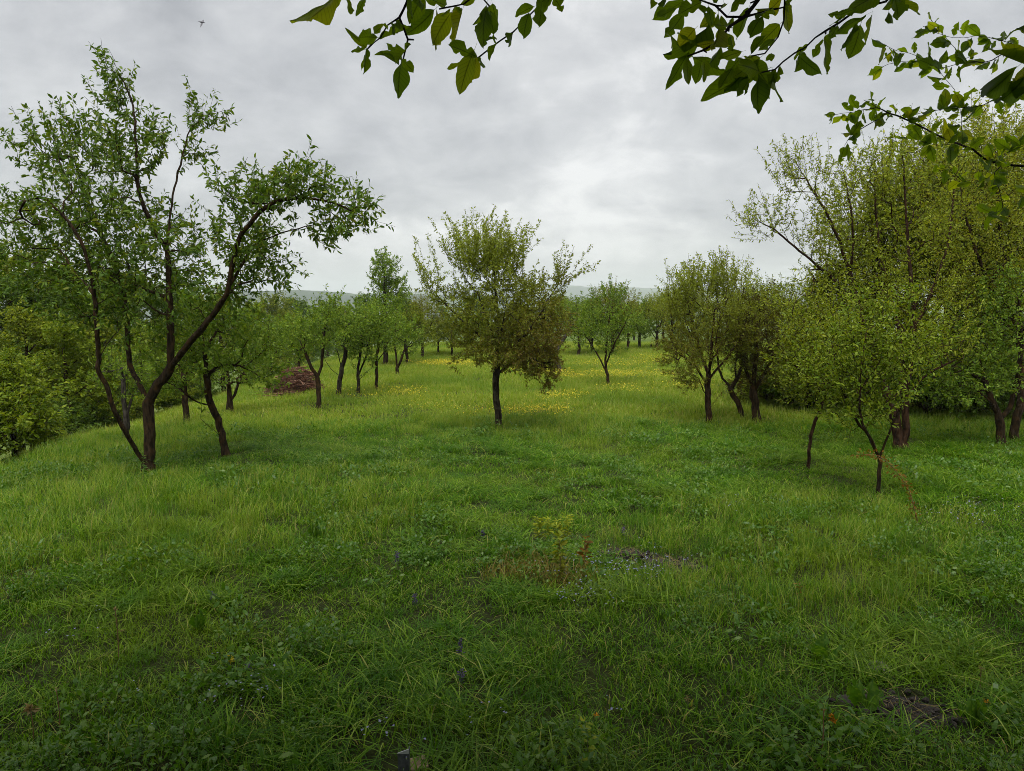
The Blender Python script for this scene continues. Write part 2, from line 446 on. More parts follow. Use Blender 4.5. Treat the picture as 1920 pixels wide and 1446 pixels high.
# ------------------------------------------------------------------ tree growing
class Tree:
    def __init__(s, seed):
        s.P = np.zeros((60000, 3)); s.D = np.zeros((60000, 3)); s.par = np.full(60000, -1, int); s.n = 0
        s.r = np.random.default_rng(seed)

    def add(s, p, par):
        i = s.n
        s.P[i] = p; s.par[i] = par
        s.D[i] = norm(p - s.P[par]) if par >= 0 else (0, 0, 1)
        s.n += 1
        return i

    def limb(s, pts, step=0.12, wob=0.006, par=None):
        pts = np.asarray(pts, float)
        if par is None and s.n:
            par = int(np.argmin(((s.P[:s.n] - pts[0]) ** 2).sum(1)))
        if s.n:
            q = np.vstack([s.P[par], pts[1:]])
        else:
            q = pts
            par = s.add(pts[0], -1)
        ext = np.vstack([2 * q[0] - q[1], q, 2 * q[-1] - q[-2]])
        for k in range(1, len(ext) - 2):
            p0, p1, p2, p3 = ext[k - 1:k + 3]
            m = max(1, int(round(np.linalg.norm(p2 - p1) / step)))
            for j in range(1, m + 1):
                t = j / m
                p = 0.5 * ((2 * p1) + (-p0 + p2) * t + (2 * p0 - 5 * p1 + 4 * p2 - p3) * t * t + (-p0 + 3 * p1 - 3 * p2 + p3) * t ** 3)
                par = s.add(p + s.r.normal(0, wob, 3), par)
        return par

    def tips(s, T, step=0.16, wob=0.10, down=0.35):
        """Grow a branch to every target, nearest targets first."""
        if not len(T): return []
        n0 = s.n
        d0 = np.array([np.min(((s.P[:n0] - t) ** 2).sum(1)) for t in T])
        ends = []
        for k in np.argsort(d0):
            t = T[k]
            v = t - s.P[:s.n]
            d = np.linalg.norm(v, axis=1) + 1e-6
            ca = (v * s.D[:s.n]).sum(1) / d
            cost = d * (1.25 - 0.45 * ca) + down * np.clip(-v[:, 2], 0, None)
            i = int(np.argmin(cost))
            p, dd = s.P[i].copy(), s.D[i]
            L = d[i]
            m = max(1, int(round(L / step)))
            c = p + norm(dd + 0.8 * v[i] / L) * L * 0.5 + s.r.normal(0, wob * L, 3)
            par = i
            for j in range(1, m + 1):
                u = j / m
                q = (1 - u) ** 2 * p + 2 * u * (1 - u) * c + u * u * t
                if j < m: q = q + s.r.normal(0, 0.03 * min(L, 0.6), 3)
                par = s.add(q, par)
            ends.append(par)
        return ends

    def shoots(s, ends, num, length, up, out, rnd, centre, nodes=3, droop=0.0):
        for e in ends:
            for _ in range(num):
                o = norm(s.P[e] - centre)
                d = norm(out * o + np.array([0, 0, up]) + rnd * s.r.normal(0, 1, 3) + 0.6 * s.D[e])
                L = s.r.uniform(*length)
                p, par = s.P[e].copy(), e
                for j in range(nodes):
                    p = p + d * L / nodes
                    d = norm(d + s.r.normal(0, 0.10, 3) - np.array([0, 0, droop]))
                    par = s.add(p, par)

    def radii(s, r_base, r_tip):
        n = s.n
        cnt = np.zeros(n)
        has = np.zeros(n, bool)
        par = s.par
        has[par[1:n]] = True
        cnt[~has] = 1
        for i in range(n - 1, 0, -1):
            cnt[par[i]] += cnt[i]
        e = math.log(r_base / r_tip) / max(math.log(cnt[0]), 0.1)
        s.cnt, s.rad = cnt, r_tip * cnt ** e
        return s.rad

    def wood(s, name, base_flare=0.35, kthick=8):
        n = s.n; P, par, r, cnt = s.P[:n], s.par[:n], s.rad.copy(), s.cnt
        h = np.clip(1 - (P[:, 2] - P[0, 2]) / 0.28, 0, 1)
        r = r * (1 + base_flare * h ** 2 * (cnt > cnt[0] * 0.25))
        main = np.full(n, -1)
        best = np.zeros(n)
        for i in range(1, n):
            p = par[i]
            if cnt[i] > best[p]: best[p] = cnt[i]; main[p] = i
        ed = np.zeros((n, 3)); ed[1:] = norm(P[1:] - P[par[1:]]); ed[0] = (0, 0, 1)
        dn = ed.copy()
        hm = main >= 0
        dn[hm] = norm(ed[hm] + ed[main[hm]])
        idx = np.arange(1, n)
        pi = par[idx]
        ismain = main[pi] == idx
        sd = np.where(ismain[:, None], dn[pi], ed[idx]); sr = np.where(ismain, r[pi], np.minimum(r[idx] * 1.25, r[pi]))
        Vs, Fs, off = [], [], 0
        for thick in (True, False):
            m = (np.maximum(sr, r[idx]) > 0.012) == thick
            if not m.any(): continue
            k = kthick if thick else 3
            a = np.arange(k) / k * 2 * math.pi

            def ring(c, d, rr):
                ref = np.where(np.abs(d[:, 2:3]) < 0.95, np.array([[0.12, 0.17, 0.97]]), np.array([[0.96, 0.21, 0.1]]))
                ref = np.array([[0.91, -0.35, 0.22]]) + 0 * d
                u = norm(np.cross(d, ref)); w = np.cross(d, u)
                R = rr[:, None]
                if thick:
                    R = R * (1 + 0.07 * np.sin(3 * a[None] + c[:, 2:3] * 9 + c[:, :1] * 5) + 0.05 * np.sin(5 * a[None] - c[:, 2:3] * 23))
                else:
                    R = R + 0 * a[None]
                return c[:, None] + R[..., None] * (np.cos(a)[None, :, None] * u[:, None] + np.sin(a)[None, :, None] * w[:, None])
            A = ring(P[pi[m]], sd[m], sr[m]); B = ring(P[idx[m]], dn[idx[m]], r[idx[m]])
            E = len(A)
            V = np.concatenate([A, B], 1).reshape(-1, 3)
            j = np.arange(k); j2 = (j + 1) % k
            f = np.stack([j, j2, j2 + k, j + k], 1)[None] + (np.arange(E) * 2 * k)[:, None, None] + off
            Vs.append(V); Fs.append(f.reshape(-1, 4)); off += len(V)
        return mesh_np(name, np.concatenate(Vs), Fs, smooth=True)

    def leaf_sites(s, spacing, rmax, zmin=None, keep=None):
        n = s.n
        i = np.arange(1, n)
        m = s.rad[i] < rmax
        if keep is not None: m &= keep(s.P[i])
        i = i[m]
        A, B = s.P[s.par[i]], s.P[i]
        L = np.linalg.norm(B - A, axis=1)
        k = s.r.poisson(L / spacing + (s.cnt[i] <= 1) * 1.2)
        ii = np.repeat(np.arange(len(i)), k)
        t = s.r.uniform(0, 1, len(ii))[:, None]
        return A[ii] * (1 - t) + B[ii] * t, norm(B - A)[ii]


def leaves_mesh(name, r, Pn, Dn, size, wide=0.45, fine=True, droop=0.25, up=0.5, along=0.55, tone=None):
    n = len(Pn)
    rd = r.normal(0, 1, (n, 3))
    d = norm(along * Dn + norm(rd) * 0.95 - np.array([0, 0, droop]) * r.uniform(0, 2, (n, 1)))
    nn = r.normal(0, 0.75, (n, 3)) + np.array([0, 0, up])
    nn = norm(nn - (nn * d).sum(1, keepdims=True) * d)
    sd = np.cross(d, nn)
    L = (size * r.uniform(0.55, 1.2, n))[:, None]
    W = L * wide * r.uniform(0.8, 1.15, (n, 1))
    cv = L * r.uniform(0.02, 0.22, (n, 1))
    p0 = Pn + 0.006 * rd
    if fine:
        v = np.stack([p0,
                      p0 + d * L * 0.30 + sd * W * 0.42 + nn * cv * 0.6, p0 + d * L * 0.30 - sd * W * 0.42 + nn * cv * 0.6,
                      p0 + d * L * 0.68 + sd * W * 0.40 + nn * cv * 0.35, p0 + d * L * 0.68 - sd * W * 0.40 + nn * cv * 0.35,
                      p0 + d * L - nn * cv * 0.7], 1).reshape(-1, 3)
        b = (np.arange(n) * 6)[:, None]
        F = [b + np.array([[0, 1, 2]]), b + np.array([[1, 3, 4, 2]]), b + np.array([[3, 5, 4]])]
    else:
        v = np.stack([p0, p0 + d * L * 0.45 + sd * W * 0.5 + nn * cv, p0 + d * L, p0 + d * L * 0.45 - sd * W * 0.5 + nn * cv], 1).reshape(-1, 3)
        b = (np.arange(n) * 4)[:, None]
        F = [b + np.array([[0, 1, 2]]), b + np.array([[0, 2, 3]])]
    q = r.uniform(0, 1, n)
    if tone is not None: q = np.clip(0.45 * q + 0.6 * tone(Pn), 0, 1)
    att = np.concatenate([q] * len(F))
    return mesh_np(name, v, F, {'rnd': ('FACE', att)})


def blob_targets(r, blobs):
    """blobs: (centre, radii, count) -> points filling the ellipsoids, denser outside"""
    T = []
    for c, rad, k in blobs:
        v = norm(r.normal(0, 1, (k, 3))) * (r.uniform(0.02, 1, (k, 1)) ** 0.42)
        T.append(np.asarray(c) + v * np.asarray(rad))
    return np.concatenate(T) if T else np.zeros((0, 3))


def grow(seed, limbs, groups, r_base, r_tip=0.0021, leaf=0.06, spacing=0.03, rmax=0.008, fine=True, wide=0.45, droop=0.25, up=0.5, keep=None, wob=0.10, flare=0.75, along=0.55, step=0.16, bare=0.0, tone=None):
    """limbs: list of point lists (first starts at the base); groups: list of dict(blobs, shoot...)"""
    t = Tree(seed)
    for l in limbs:
        t.limb(l)
    allc = []
    for g in groups:
        T = blob_targets(t.r, g['blobs'])
        if 'zmin' in g: T = T[T[:, 2] > g['zmin']]
        e = t.tips(T, wob=wob, step=step, down=g.get('down', 0.35))
        c = T.mean(0) if len(T) else np.zeros(3)
        c = np.array([c[0], c[1], c[2] - g.get('low', 0.5)])
        sh = g.get('shoot')
        if sh:
            t.shoots(e, sh.get('num', 1), sh.get('len', (0.15, 0.35)), sh.get('up', 0.5), sh.get('out', 0.6), sh.get('rnd', 0.35), c, sh.get('nodes', 3), sh.get('droop', 0.0))
    t.radii(r_base, r_tip)
    wood = t.wood('trunk', flare)
    Pn, Dn = t.leaf_sites(spacing, rmax, keep=keep)
    if bare:
        from_ = t.r.uniform(0, 1, len(Pn)) > bare
        Pn, Dn = Pn[from_], Dn[from_]
    crown = leaves_mesh('crown', t.r, Pn, Dn, leaf, wide, fine, droop, up, along, tone)
    return wood, crown


TREES = 0


def put_tree(name, label, cat, base, wood, crown, wmat, lmat, group=None, rz=0, scale=None, labels=None):
    o = thing(name, label, cat, base, group, rz)
    a = link('trunk', wood, wmat, o)
    b = link('crown', crown, lmat, o)
    if scale is not None:
        o.scale = scale
    return o


def hero(name, label, seed, base_px, limbs, groups, wmat, lmat, r_base, depth=None, group=None, cat='tree', **kw):
    """limbs and blobs given as photograph pixels with a depth offset in metres from the tree's own distance"""
    b = ground(*base_px) if depth is None else at(*base_px, depth)
    if depth is not None: b[2] = gz(b[0], b[1])
    Y = b[1]
    L3 = []
    for l in limbs:
        pts = []
        for q in l:
            p = at(q[0], q[1], Y + (q[2] if len(q) > 2 else 0.0)) - b
            pts.append(p)
        L3.append(pts)
    L3[0][0] = np.array([0, 0, -0.06])
    G = []
    for g in groups:
        g = dict(g)
        bl = []
        for (px, py, rx, ry, dy, rz, k) in g['blobs']:
            c = at(px, py, Y + dy) - b
            s = (Y + dy) / FPX
            bl.append((c, (rx * s, rz, ry * s), k))
        g['blobs'] = bl
        G.append(g)
    w, c = grow(seed, L3, G, r_base, **kw)
    return put_tree(name, label, cat, b, w, c, M[wmat], M[lmat], group)

# ------------------------------------------------------------------ the orchard trees
G_LEFT, G_RIGHT, G_ROW = 'trees on the left slope', 'trees along the right edge', 'row of small trees behind the brush pile'

# A: big forked tree on the left
hero('plum_tree', 'large forked tree at left with reddish trunk and long arm reaching right', 11, (278, 884),
     [[(279, 884), (280, 850), (280, 800, 0.02), (279, 757, 0.03)],
      [(280, 757), (296, 720, 0.0), (318, 694, -0.05), (320, 640, -0.1), (318, 575, 0.0), (315, 500, 0.1), (315, 440, 0.15), (330, 340, 0.3), (348, 272, 0.4), (358, 240, 0.45), (395, 216, 0.5), (436, 204, 0.55)],
      [(318, 694), (350, 650, -0.25), (388, 604, -0.5), (425, 550, -0.7), (440, 480, -0.8), (455, 436, -0.9), (500, 388, -1.0), (555, 372, -1.0), (618, 378, -1.0), (675, 404, -0.9), (740, 424, -0.85)],
      [(432, 520), (470, 470, -0.5), (515, 442, -0.4), (575, 424, -0.3), (650, 415, -0.2)],
      [(405, 575), (430, 548, -0.2), (465, 530, 0.1), (520, 526, 0.3), (562, 534, 0.5)],
      [(280, 757), (262, 722, 0.2), (247, 694, 0.35), (240, 650, 0.5), (236, 585, 0.6), (225, 520, 0.7), (198, 456, 0.8), (165, 380, 0.9), (140, 300, 0.9)],
      [(315, 470), (285, 420, 0.0), (262, 365, -0.1), (255, 290, -0.1), (250, 200, 0.0), (225, 140, 0.05), (204, 92, 0.1)],
      [(277, 872), (258, 850, -0.1), (238, 812, -0.3), (214, 770, -0.5), (200, 722, -0.6), (187, 700, -0.65), (184, 660, -0.7), (180, 600, -0.8), (173, 525, -0.9), (150, 450, -1.0), (105, 390, -1.0), (60, 360, -1.0)],
      [(234, 570), (215, 520, 0.9), (160, 490, 1.2), (90, 470, 1.4), (30, 440, 1.4)]],
     [dict(blobs=[(215, 165, 30, 62, 0.1, 0.4, 34), (130, 290, 78, 70, 0.4, 1.0, 105), (245, 275, 62, 75, 0.0, 0.8, 90),
                  (70, 410, 72, 52, 0.0, 1.3, 80), (190, 400, 95, 80, 0.0, 1.4, 150), (385, 228, 40, 34, 0.5, 0.35, 22), (350, 290, 26, 40, 0.4, 0.3, 14),
                  (312, 470, 62, 80, 0.1, 1.0, 90), (450, 360, 48, 42, -0.8, 0.6, 34), (565, 348, 70, 30, -1.0, 0.6, 62), (505, 372, 40, 34, -1.0, 0.5, 30), (655, 400, 60, 44, -0.8, 0.6, 42),
                  (440, 440, 62, 52, -0.6, 0.9, 66), (480, 505, 75, 40, 0.0, 1.0, 64), (120, 500, 100, 60, 0.2, 1.5, 130), (235, 520, 100, 60, 0.0, 1.4, 120),
                  (150, 585, 80, 40, -0.4, 0.8, 36), (400, 560, 70, 40, -0.3, 0.9, 44), (600, 440, 50, 34, -0.4, 0.5, 22), (270, 610, 70, 34, -0.2, 0.8, 22)],
           shoot=dict(num=1, len=(0.15, 0.42), up=0.55, out=0.5, rnd=0.35))],
     'bark_dark', 'leaf_plum', 0.085, r_tip=0.0023, leaf=0.090, spacing=0.031, rmax=0.0085, wide=0.38, droop=0.45, group=G_LEFT)

# B: second, leaning tree behind it
hero('plum_tree', 'leaning dark tree with an elbowed low branch, right of the large forked tree', 12, (425, 856),
     [[(425, 856), (420, 835), (412, 800, 0.05), (393, 748, 0.1), (388, 705, 0.1), (382, 650, 0.1), (376, 590, 0.1)],
      [(417, 824), (398, 802, -0.1), (378, 786, -0.2), (379, 752, -0.25), (376, 715, -0.3), (372, 680, -0.3)],
      [(378, 775), (362, 750, -0.4), (338, 730, -0.6), (310, 715, -0.7)],
      [(388, 706), (404, 690, -0.2), (430, 685, -0.3), (462, 691, -0.4), (500, 716, -0.45)],
      [(384, 702), (362, 692, 0.2), (325, 684, 0.4), (290, 672, 0.5)],
      [(384, 670), (400, 630, 0.3), (430, 590, 0.4), (460, 560, 0.5)]],
     [dict(blobs=[(395, 600, 80, 55, 0.2, 0.9, 110), (465, 640, 70, 55, 0.0, 0.8, 70), (330, 660, 60, 50, 0.2, 0.8, 60), (500, 700, 34, 28, -0.4, 0.4, 18),
                  (320, 720, 40, 28, -0.6, 0.4, 22), (400, 680, 50, 40, 0.0, 0.6, 34)],
           shoot=dict(num=1, len=(0.12, 0.35), up=0.3, out=0.6))],
     'bark_dark', 'leaf_green', 0.056, leaf=0.078, spacing=0.022, rmax=0.007, wide=0.42, group=G_LEFT)

# L: the middle tree
hero('plum_tree', 'single dense twiggy tree standing in the middle of the meadow', 13, (934, 806),
     [[(936, 806), (934, 780), (930, 745), (929, 720), (931, 690, 0.0), (932, 660, 0.0), (934, 610, 0.0), (930, 550, 0.0), (925, 500, 0.0)],
      [(931, 690), (965, 650, -0.2), (1000, 610, -0.3), (1030, 560, -0.4), (1055, 520, -0.4)],
      [(931, 675), (900, 630, 0.1), (860, 595, 0.2), (825, 560, 0.2), (800, 530, 0.2)],
      [(933, 640), (955, 590, 0.4), (985, 540, 0.6), (1010, 490, 0.7)],
      [(933, 650), (910, 590, -0.5), (890, 530, -0.7), (870, 470, -0.8)],
      [(932, 660), (940, 620, -0.5), (950, 560, -0.9), (955, 490, -1.0)],
      [(931, 700), (985, 670, -0.3), (1020, 690, -0.4), (1028, 725, -0.4)],
      [(930, 690), (890, 660, 0.2), (865, 660, 0.3), (856, 685, 0.3)]],
     [dict(blobs=[(930, 575, 95, 60, 0.0, 1.1, 240), (1000, 615, 74, 62, -0.3, 0.9, 330), (855, 570, 58, 58, 0.2, 0.9, 70), (1010, 545, 52, 34, 0.0, 0.8, 80), (925, 525, 80, 34, 0.0, 0.9, 80),
                  (935, 650, 58, 42, -0.3, 0.8, 190), (990, 672, 58, 36, -0.4, 0.7, 180), (895, 630, 46, 44, -0.1, 0.7, 90), (1020, 685, 34, 26, -0.4, 0.5, 46), (858, 660, 18, 34, 0.3, 0.25, 12), (1024, 712, 14, 18, -0.4, 0.2, 10), (825, 535, 40, 36, 0.2, 0.6, 22)],
           shoot=dict(num=1, len=(0.08, 0.25), up=0.05, out=0.5, rnd=0.6), down=0.12),
      dict(blobs=[(898, 500, 52, 26, 0.0, 0.6, 56), (942, 502, 48, 26, 0.1, 0.6, 44), (1045, 536, 24, 14, -0.3, 0.5, 9), (815, 532, 26, 18, 0.2, 0.5, 6)], low=0.9,
           shoot=dict(num=2, len=(0.35, 1.0), up=0.95, out=0.45, rnd=0.14, nodes=7))],
     'bark_lichen', 'leaf_brown', 0.066, r_tip=0.0021, leaf=0.055, spacing=0.015, rmax=0.0065, wide=0.5, fine=False, group='trees standing in the open meadow', wob=0.16,
     tone=lambda P: np.clip(0.34 + 0.45 * (P[:, 2] - 1.9) - 0.30 * np.clip(P[:, 0], -0.3, 1), 0, 1))   # light green young shoots on top, russet spur leaves low at the right

# N: small tree right of the middle one
hero('plum_tree', 'small bright green tree with a slender forked trunk, right of the middle tree', 14, (1142, 727),
     [[(1143, 727), (1140, 705), (1136, 690, 0.0), (1136, 660, 0.0), (1140, 620, 0.0), (1145, 580, 0.0)],
      [(1138, 700), (1122, 668, 0.1), (1105, 640, 0.2), (1085, 610, 0.3)],
      [(1136, 680), (1150, 650, -0.3), (1165, 620, -0.4), (1180, 590, -0.5)]],
     [dict(blobs=[(1135, 610, 58, 46, 0.0, 0.9, 170), (1100, 630, 34, 34, 0.2, 0.6, 50), (1175, 600, 36, 34, -0.3, 0.6, 50), (1142, 645, 34, 24, 0.0, 0.5, 40)],
           shoot=dict(num=1, len=(0.1, 0.3), up=0.5, out=0.4)),
      dict(blobs=[(1145, 555, 36, 16, 0.0, 0.5, 30)], shoot=dict(num=2, len=(0.2, 0.45), up=1.0, out=0.4, rnd=0.2, nodes=4))],
     'bark_dark', 'leaf_green', 0.046, leaf=0.064, spacing=0.022, rmax=0.007, fine=False, group='trees standing in the open meadow')

# M: leaning trunk behind the middle tree
hero('plum_tree', 'grey leaning trunk just behind the right side of the middle tree', 15, (1051, 699),
     [[(1052, 699), (1046, 680), (1040, 662), (1042, 630), (1050, 590)], [(1041, 660), (1060, 630, 0.2), (1080, 600, 0.3)]],
     [dict(blobs=[(1060, 605, 42, 48, 0.2, 0.8, 110)], shoot=dict(num=1, len=(0.1, 0.3), up=0.5))],
     'bark_grey', 'leaf_olive', 0.085, leaf=0.06, spacing=0.034, fine=False, group='trees standing in the open meadow')

# P: rounded tree at the right edge of the open meadow
hero('plum_tree', 'rounded dense tree with a short reddish trunk at the right meadow edge', 16, (1331, 796),
     [[(1331, 796), (1328, 760), (1327, 722), (1330, 690, 0.0), (1335, 640, 0.0), (1340, 580, 0.0)],
      [(1327, 720), (1305, 690, -0.3), (1275, 665, -0.5), (1250, 650, -0.6)],
      [(1328, 712), (1355, 680, -0.2), (1385, 640, -0.3), (1410, 590, -0.3)],
      [(1328, 705), (1310, 650, 0.3), (1295, 590, 0.4), (1285, 540, 0.4)],
      [(1329, 700), (1340, 650, -0.7), (1350, 590, -0.9)],
      [(1333, 775), (1342, 752, -0.1), (1352, 738, -0.1), (1372, 735, -0.1)],
      [(1326, 742), (1316, 725, -0.2), (1310, 708, -0.2)]],
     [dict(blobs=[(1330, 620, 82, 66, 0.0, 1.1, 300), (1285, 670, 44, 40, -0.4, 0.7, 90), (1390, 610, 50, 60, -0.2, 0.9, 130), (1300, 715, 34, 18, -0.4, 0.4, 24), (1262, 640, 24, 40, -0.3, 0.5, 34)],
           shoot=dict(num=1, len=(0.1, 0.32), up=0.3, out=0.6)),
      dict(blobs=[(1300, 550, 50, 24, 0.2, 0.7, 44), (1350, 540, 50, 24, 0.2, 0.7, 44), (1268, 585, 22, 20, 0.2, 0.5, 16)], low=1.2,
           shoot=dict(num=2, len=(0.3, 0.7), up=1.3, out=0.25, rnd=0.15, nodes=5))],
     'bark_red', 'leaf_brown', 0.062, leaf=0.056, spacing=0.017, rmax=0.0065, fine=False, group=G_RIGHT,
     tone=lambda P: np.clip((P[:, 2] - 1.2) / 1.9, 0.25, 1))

# Q, R: two more trunks just behind it
hero('plum_tree', 'slim tree with a trunk bending left, behind the rounded reddish trunk tree', 17, (1392, 788),
     [[(1392, 788), (1388, 765), (1376, 742), (1365, 722), (1350, 700, 0.2), (1345, 660, 0.4)], [(1370, 730), (1390, 690, 0.4), (1400, 640, 0.6), (1405, 590, 0.7)]],
     [dict(blobs=[(1375, 640, 60, 70, 0.5, 1.0, 150)], shoot=dict(num=1, len=(0.1, 0.3), up=0.4))],
     'bark_dark', 'leaf_olive', 0.055, leaf=0.055, spacing=0.022, fine=False, group=G_RIGHT)
hero('plum_tree', 'dense dark tree with russet leaves at the right meadow edge', 18, (1419, 791),
     [[(1419, 791), (1417, 765), (1412, 735), (1415, 690, 0.0), (1420, 640, 0.0), (1425, 580, 0.0)], [(1413, 735), (1440, 690, -0.2), (1460, 640, -0.4)], [(1414, 720), (1390, 670, 0.3), (1380, 620, 0.4)]],
     [dict(blobs=[(1415, 620, 62, 80, 0.0, 1.0, 250), (1435, 680, 40, 50, -0.2, 0.8, 90)], shoot=dict(num=1, len=(0.1, 0.25), up=0.2, rnd=0.5))],
     'bark_dark', 'leaf_russet', 0.08, leaf=0.054, spacing=0.016, fine=False, group=G_RIGHT)

# U: tall double-trunked tree
hero('tall_tree', 'tall tree with two reddish trunks and airy upswept branches at right', 19, (1690, 842),
     [[(1682, 842), (1681, 800), (1672, 760, 0.0), (1655, 720, 0.1), (1635, 660, 0.3), (1610, 580, 0.5), (1590, 500, 0.6), (1560, 420, 0.6), (1520, 350, 0.6), (1490, 300, 0.6)],
      [(1686, 838), (1699, 815, -0.05), (1697, 760, -0.1), (1703, 700, -0.2), (1712, 620, -0.3), (1708, 520, -0.4), (1700, 420, -0.4), (1695, 330, -0.4), (1690, 260, -0.4)],
      [(1672, 760), (1690, 720, 0.3), (1690, 640, 0.6), (1665, 540, 0.8), (1645, 440, 0.9), (1640, 350, 0.9), (1635, 290, 0.9)],
      [(1610, 580), (1570, 530, 0.8), (1510, 480, 0.9), (1450, 430, 0.9), (1400, 405, 0.9)],
      [(1595, 520), (1600, 440, 0.4), (1590, 360, 0.3), (1575, 300, 0.3)],
      [(1700, 745), (1730, 710, -0.2), (1780, 680, -0.3), (1830, 665, -0.3)],
      [(1712, 620), (1750, 540, -0.2), (1780, 440, 0.0), (1790, 340, 0.1)],
      [(1640, 690), (1600, 660, -0.3), (1540, 640, -0.5), (1490, 630, -0.6)]],
     [dict(blobs=[(1600, 520, 95, 80, 0.5, 1.1, 150), (1700, 500, 85, 110, 0.0, 1.1, 190), (1560, 610, 90, 60, 0.2, 1.1, 130), (1760, 600, 80, 80, -0.2, 1.0, 130), (1690, 640, 80, 60, 0.0, 1.0, 100), (1500, 570, 60, 50, 0.3, 0.9, 80)],
           shoot=dict(num=1, len=(0.12, 0.35), up=0.6, out=0.4)),
      dict(blobs=[(1490, 330, 46, 46, 0.6, 0.5, 46), (1440, 420, 50, 36, 0.9, 0.5, 44), (1565, 360, 52, 60, 0.5, 0.6, 66), (1640, 340, 42, 60, 0.6, 0.6, 60), (1700, 320, 52, 70, -0.2, 0.7, 74), (1770, 350, 44, 80, 0.0, 0.7, 64), (1540, 450, 60, 50, 0.7, 0.7, 60)], low=1.0,
           shoot=dict(num=1, len=(0.22, 0.55), up=0.9, out=0.25, rnd=0.22, nodes=4))],
     'bark_red', 'leaf_shoot', 0.105, r_tip=0.0022, leaf=0.058, spacing=0.027, rmax=0.0075, wide=0.38, group=G_RIGHT)

# T: small young tree in front
hero('young_fruit_tree', 'young tree with thin straight trunk and fresh green leaves before the double trunk', 20, (1647, 930),
     [[(1648, 930), (1648, 900), (1650, 868), (1649, 856)],
      [(1649, 858), (1636, 832, 0.05), (1620, 806, 0.1), (1604, 785, 0.1), (1585, 745, 0.2), (1570, 700, 0.2), (1560, 650, 0.3)],
      [(1648, 855), (1630, 820, -0.1), (1618, 795, -0.15), (1612, 750, -0.2), (1615, 690, -0.3), (1625, 620, -0.3)],
      [(1650, 860), (1660, 826, -0.05), (1673, 796, -0.1), (1688, 760, -0.1), (1695, 700, -0.1), (1690, 640, 0.0)],
      [(1620, 806), (1600, 808, 0.2), (1582, 796, 0.25), (1570, 775, 0.3)],
      [(1612, 760), (1640, 720, 0.3), (1655, 660, 0.4), (1655, 600, 0.4)]],
     [dict(blobs=[(1600, 690, 62, 75, 0.1, 0.7, 150), (1670, 690, 56, 75, 0.0, 0.7, 120), (1620, 620, 62, 45, 0.0, 0.6, 80), (1580, 770, 44, 34, 0.1, 0.5, 46), (1630, 770, 40, 34, -0.1, 0.4, 40), (1535, 690, 40, 50, 0.2, 0.5, 44), (1715, 640, 44, 60, 0.0, 0.5, 44), (1640, 565, 70, 26, 0.1, 0.5, 36)],
           shoot=dict(num=1, len=(0.1, 0.32), up=0.6, out=0.4))],
     'bark_dark', 'leaf_young', 0.024, r_tip=0.0019, leaf=0.060, spacing=0.028, rmax=0.0065, wide=0.42, group=G_RIGHT, flare=0.15)

# S: leaning small tree left of it
hero('young_fruit_tree', 'small tree on a thin curved trunk leaning right, left of the young tree', 21, (1515, 880),
     [[(1515, 880), (1517, 845), (1524, 805), (1535, 775), (1545, 745), (1546, 710, 0.1), (1540, 660, 0.2)], [(1544, 748), (1520, 715, 0.1), (1495, 690, 0.2), (1475, 670, 0.2)], [(1545, 740), (1565, 700, -0.2), (1580, 660, -0.3)]],
     [dict(blobs=[(1520, 650, 66, 66, 0.1, 0.7, 150), (1480, 690, 40, 40, 0.2, 0.5, 50), (1560, 640, 46, 50, -0.2, 0.6, 60), (1538, 722, 58, 34, 0, 0.5, 80), (1500, 740, 36, 22, 0.1, 0.4, 26)], shoot=dict(num=1, len=(0.1, 0.3), up=0.5))],
     'bark_red', 'leaf_olive', 0.024, leaf=0.060, spacing=0.027, rmax=0.0065, group=G_RIGHT, flare=0.15)

# V: trees at the right border of the picture
hero('tall_tree', 'tree with a dark forked trunk at the right border, low branches over the grass', 22, (1877, 838),
     [[(1877, 838), (1877, 800), (1870, 775, 0.0), (1858, 745, 0.1), (1840, 690, 0.3), (1820, 620, 0.4), (1810, 540, 0.4)], [(1874, 790), (1893, 765, 0.0), (1905, 720, 0.0), (1915, 650, -0.1), (1910, 560, -0.1)], [(1848, 720), (1800, 690, 0.0), (1760, 690, -0.2)]],
     [dict(blobs=[(1850, 640, 85, 80, 0.2, 1.0, 190), (1800, 720, 60, 40, 0.0, 0.8, 80), (1900, 560, 60, 70, 0.0, 0.9, 110), (1890, 700, 60, 50, 0, 0.8, 70)], shoot=dict(num=1, len=(0.12, 0.35), up=0.4))],
     'bark_dark', 'leaf_green', 0.07, leaf=0.065, spacing=0.022, rmax=0.007, group=G_RIGHT)
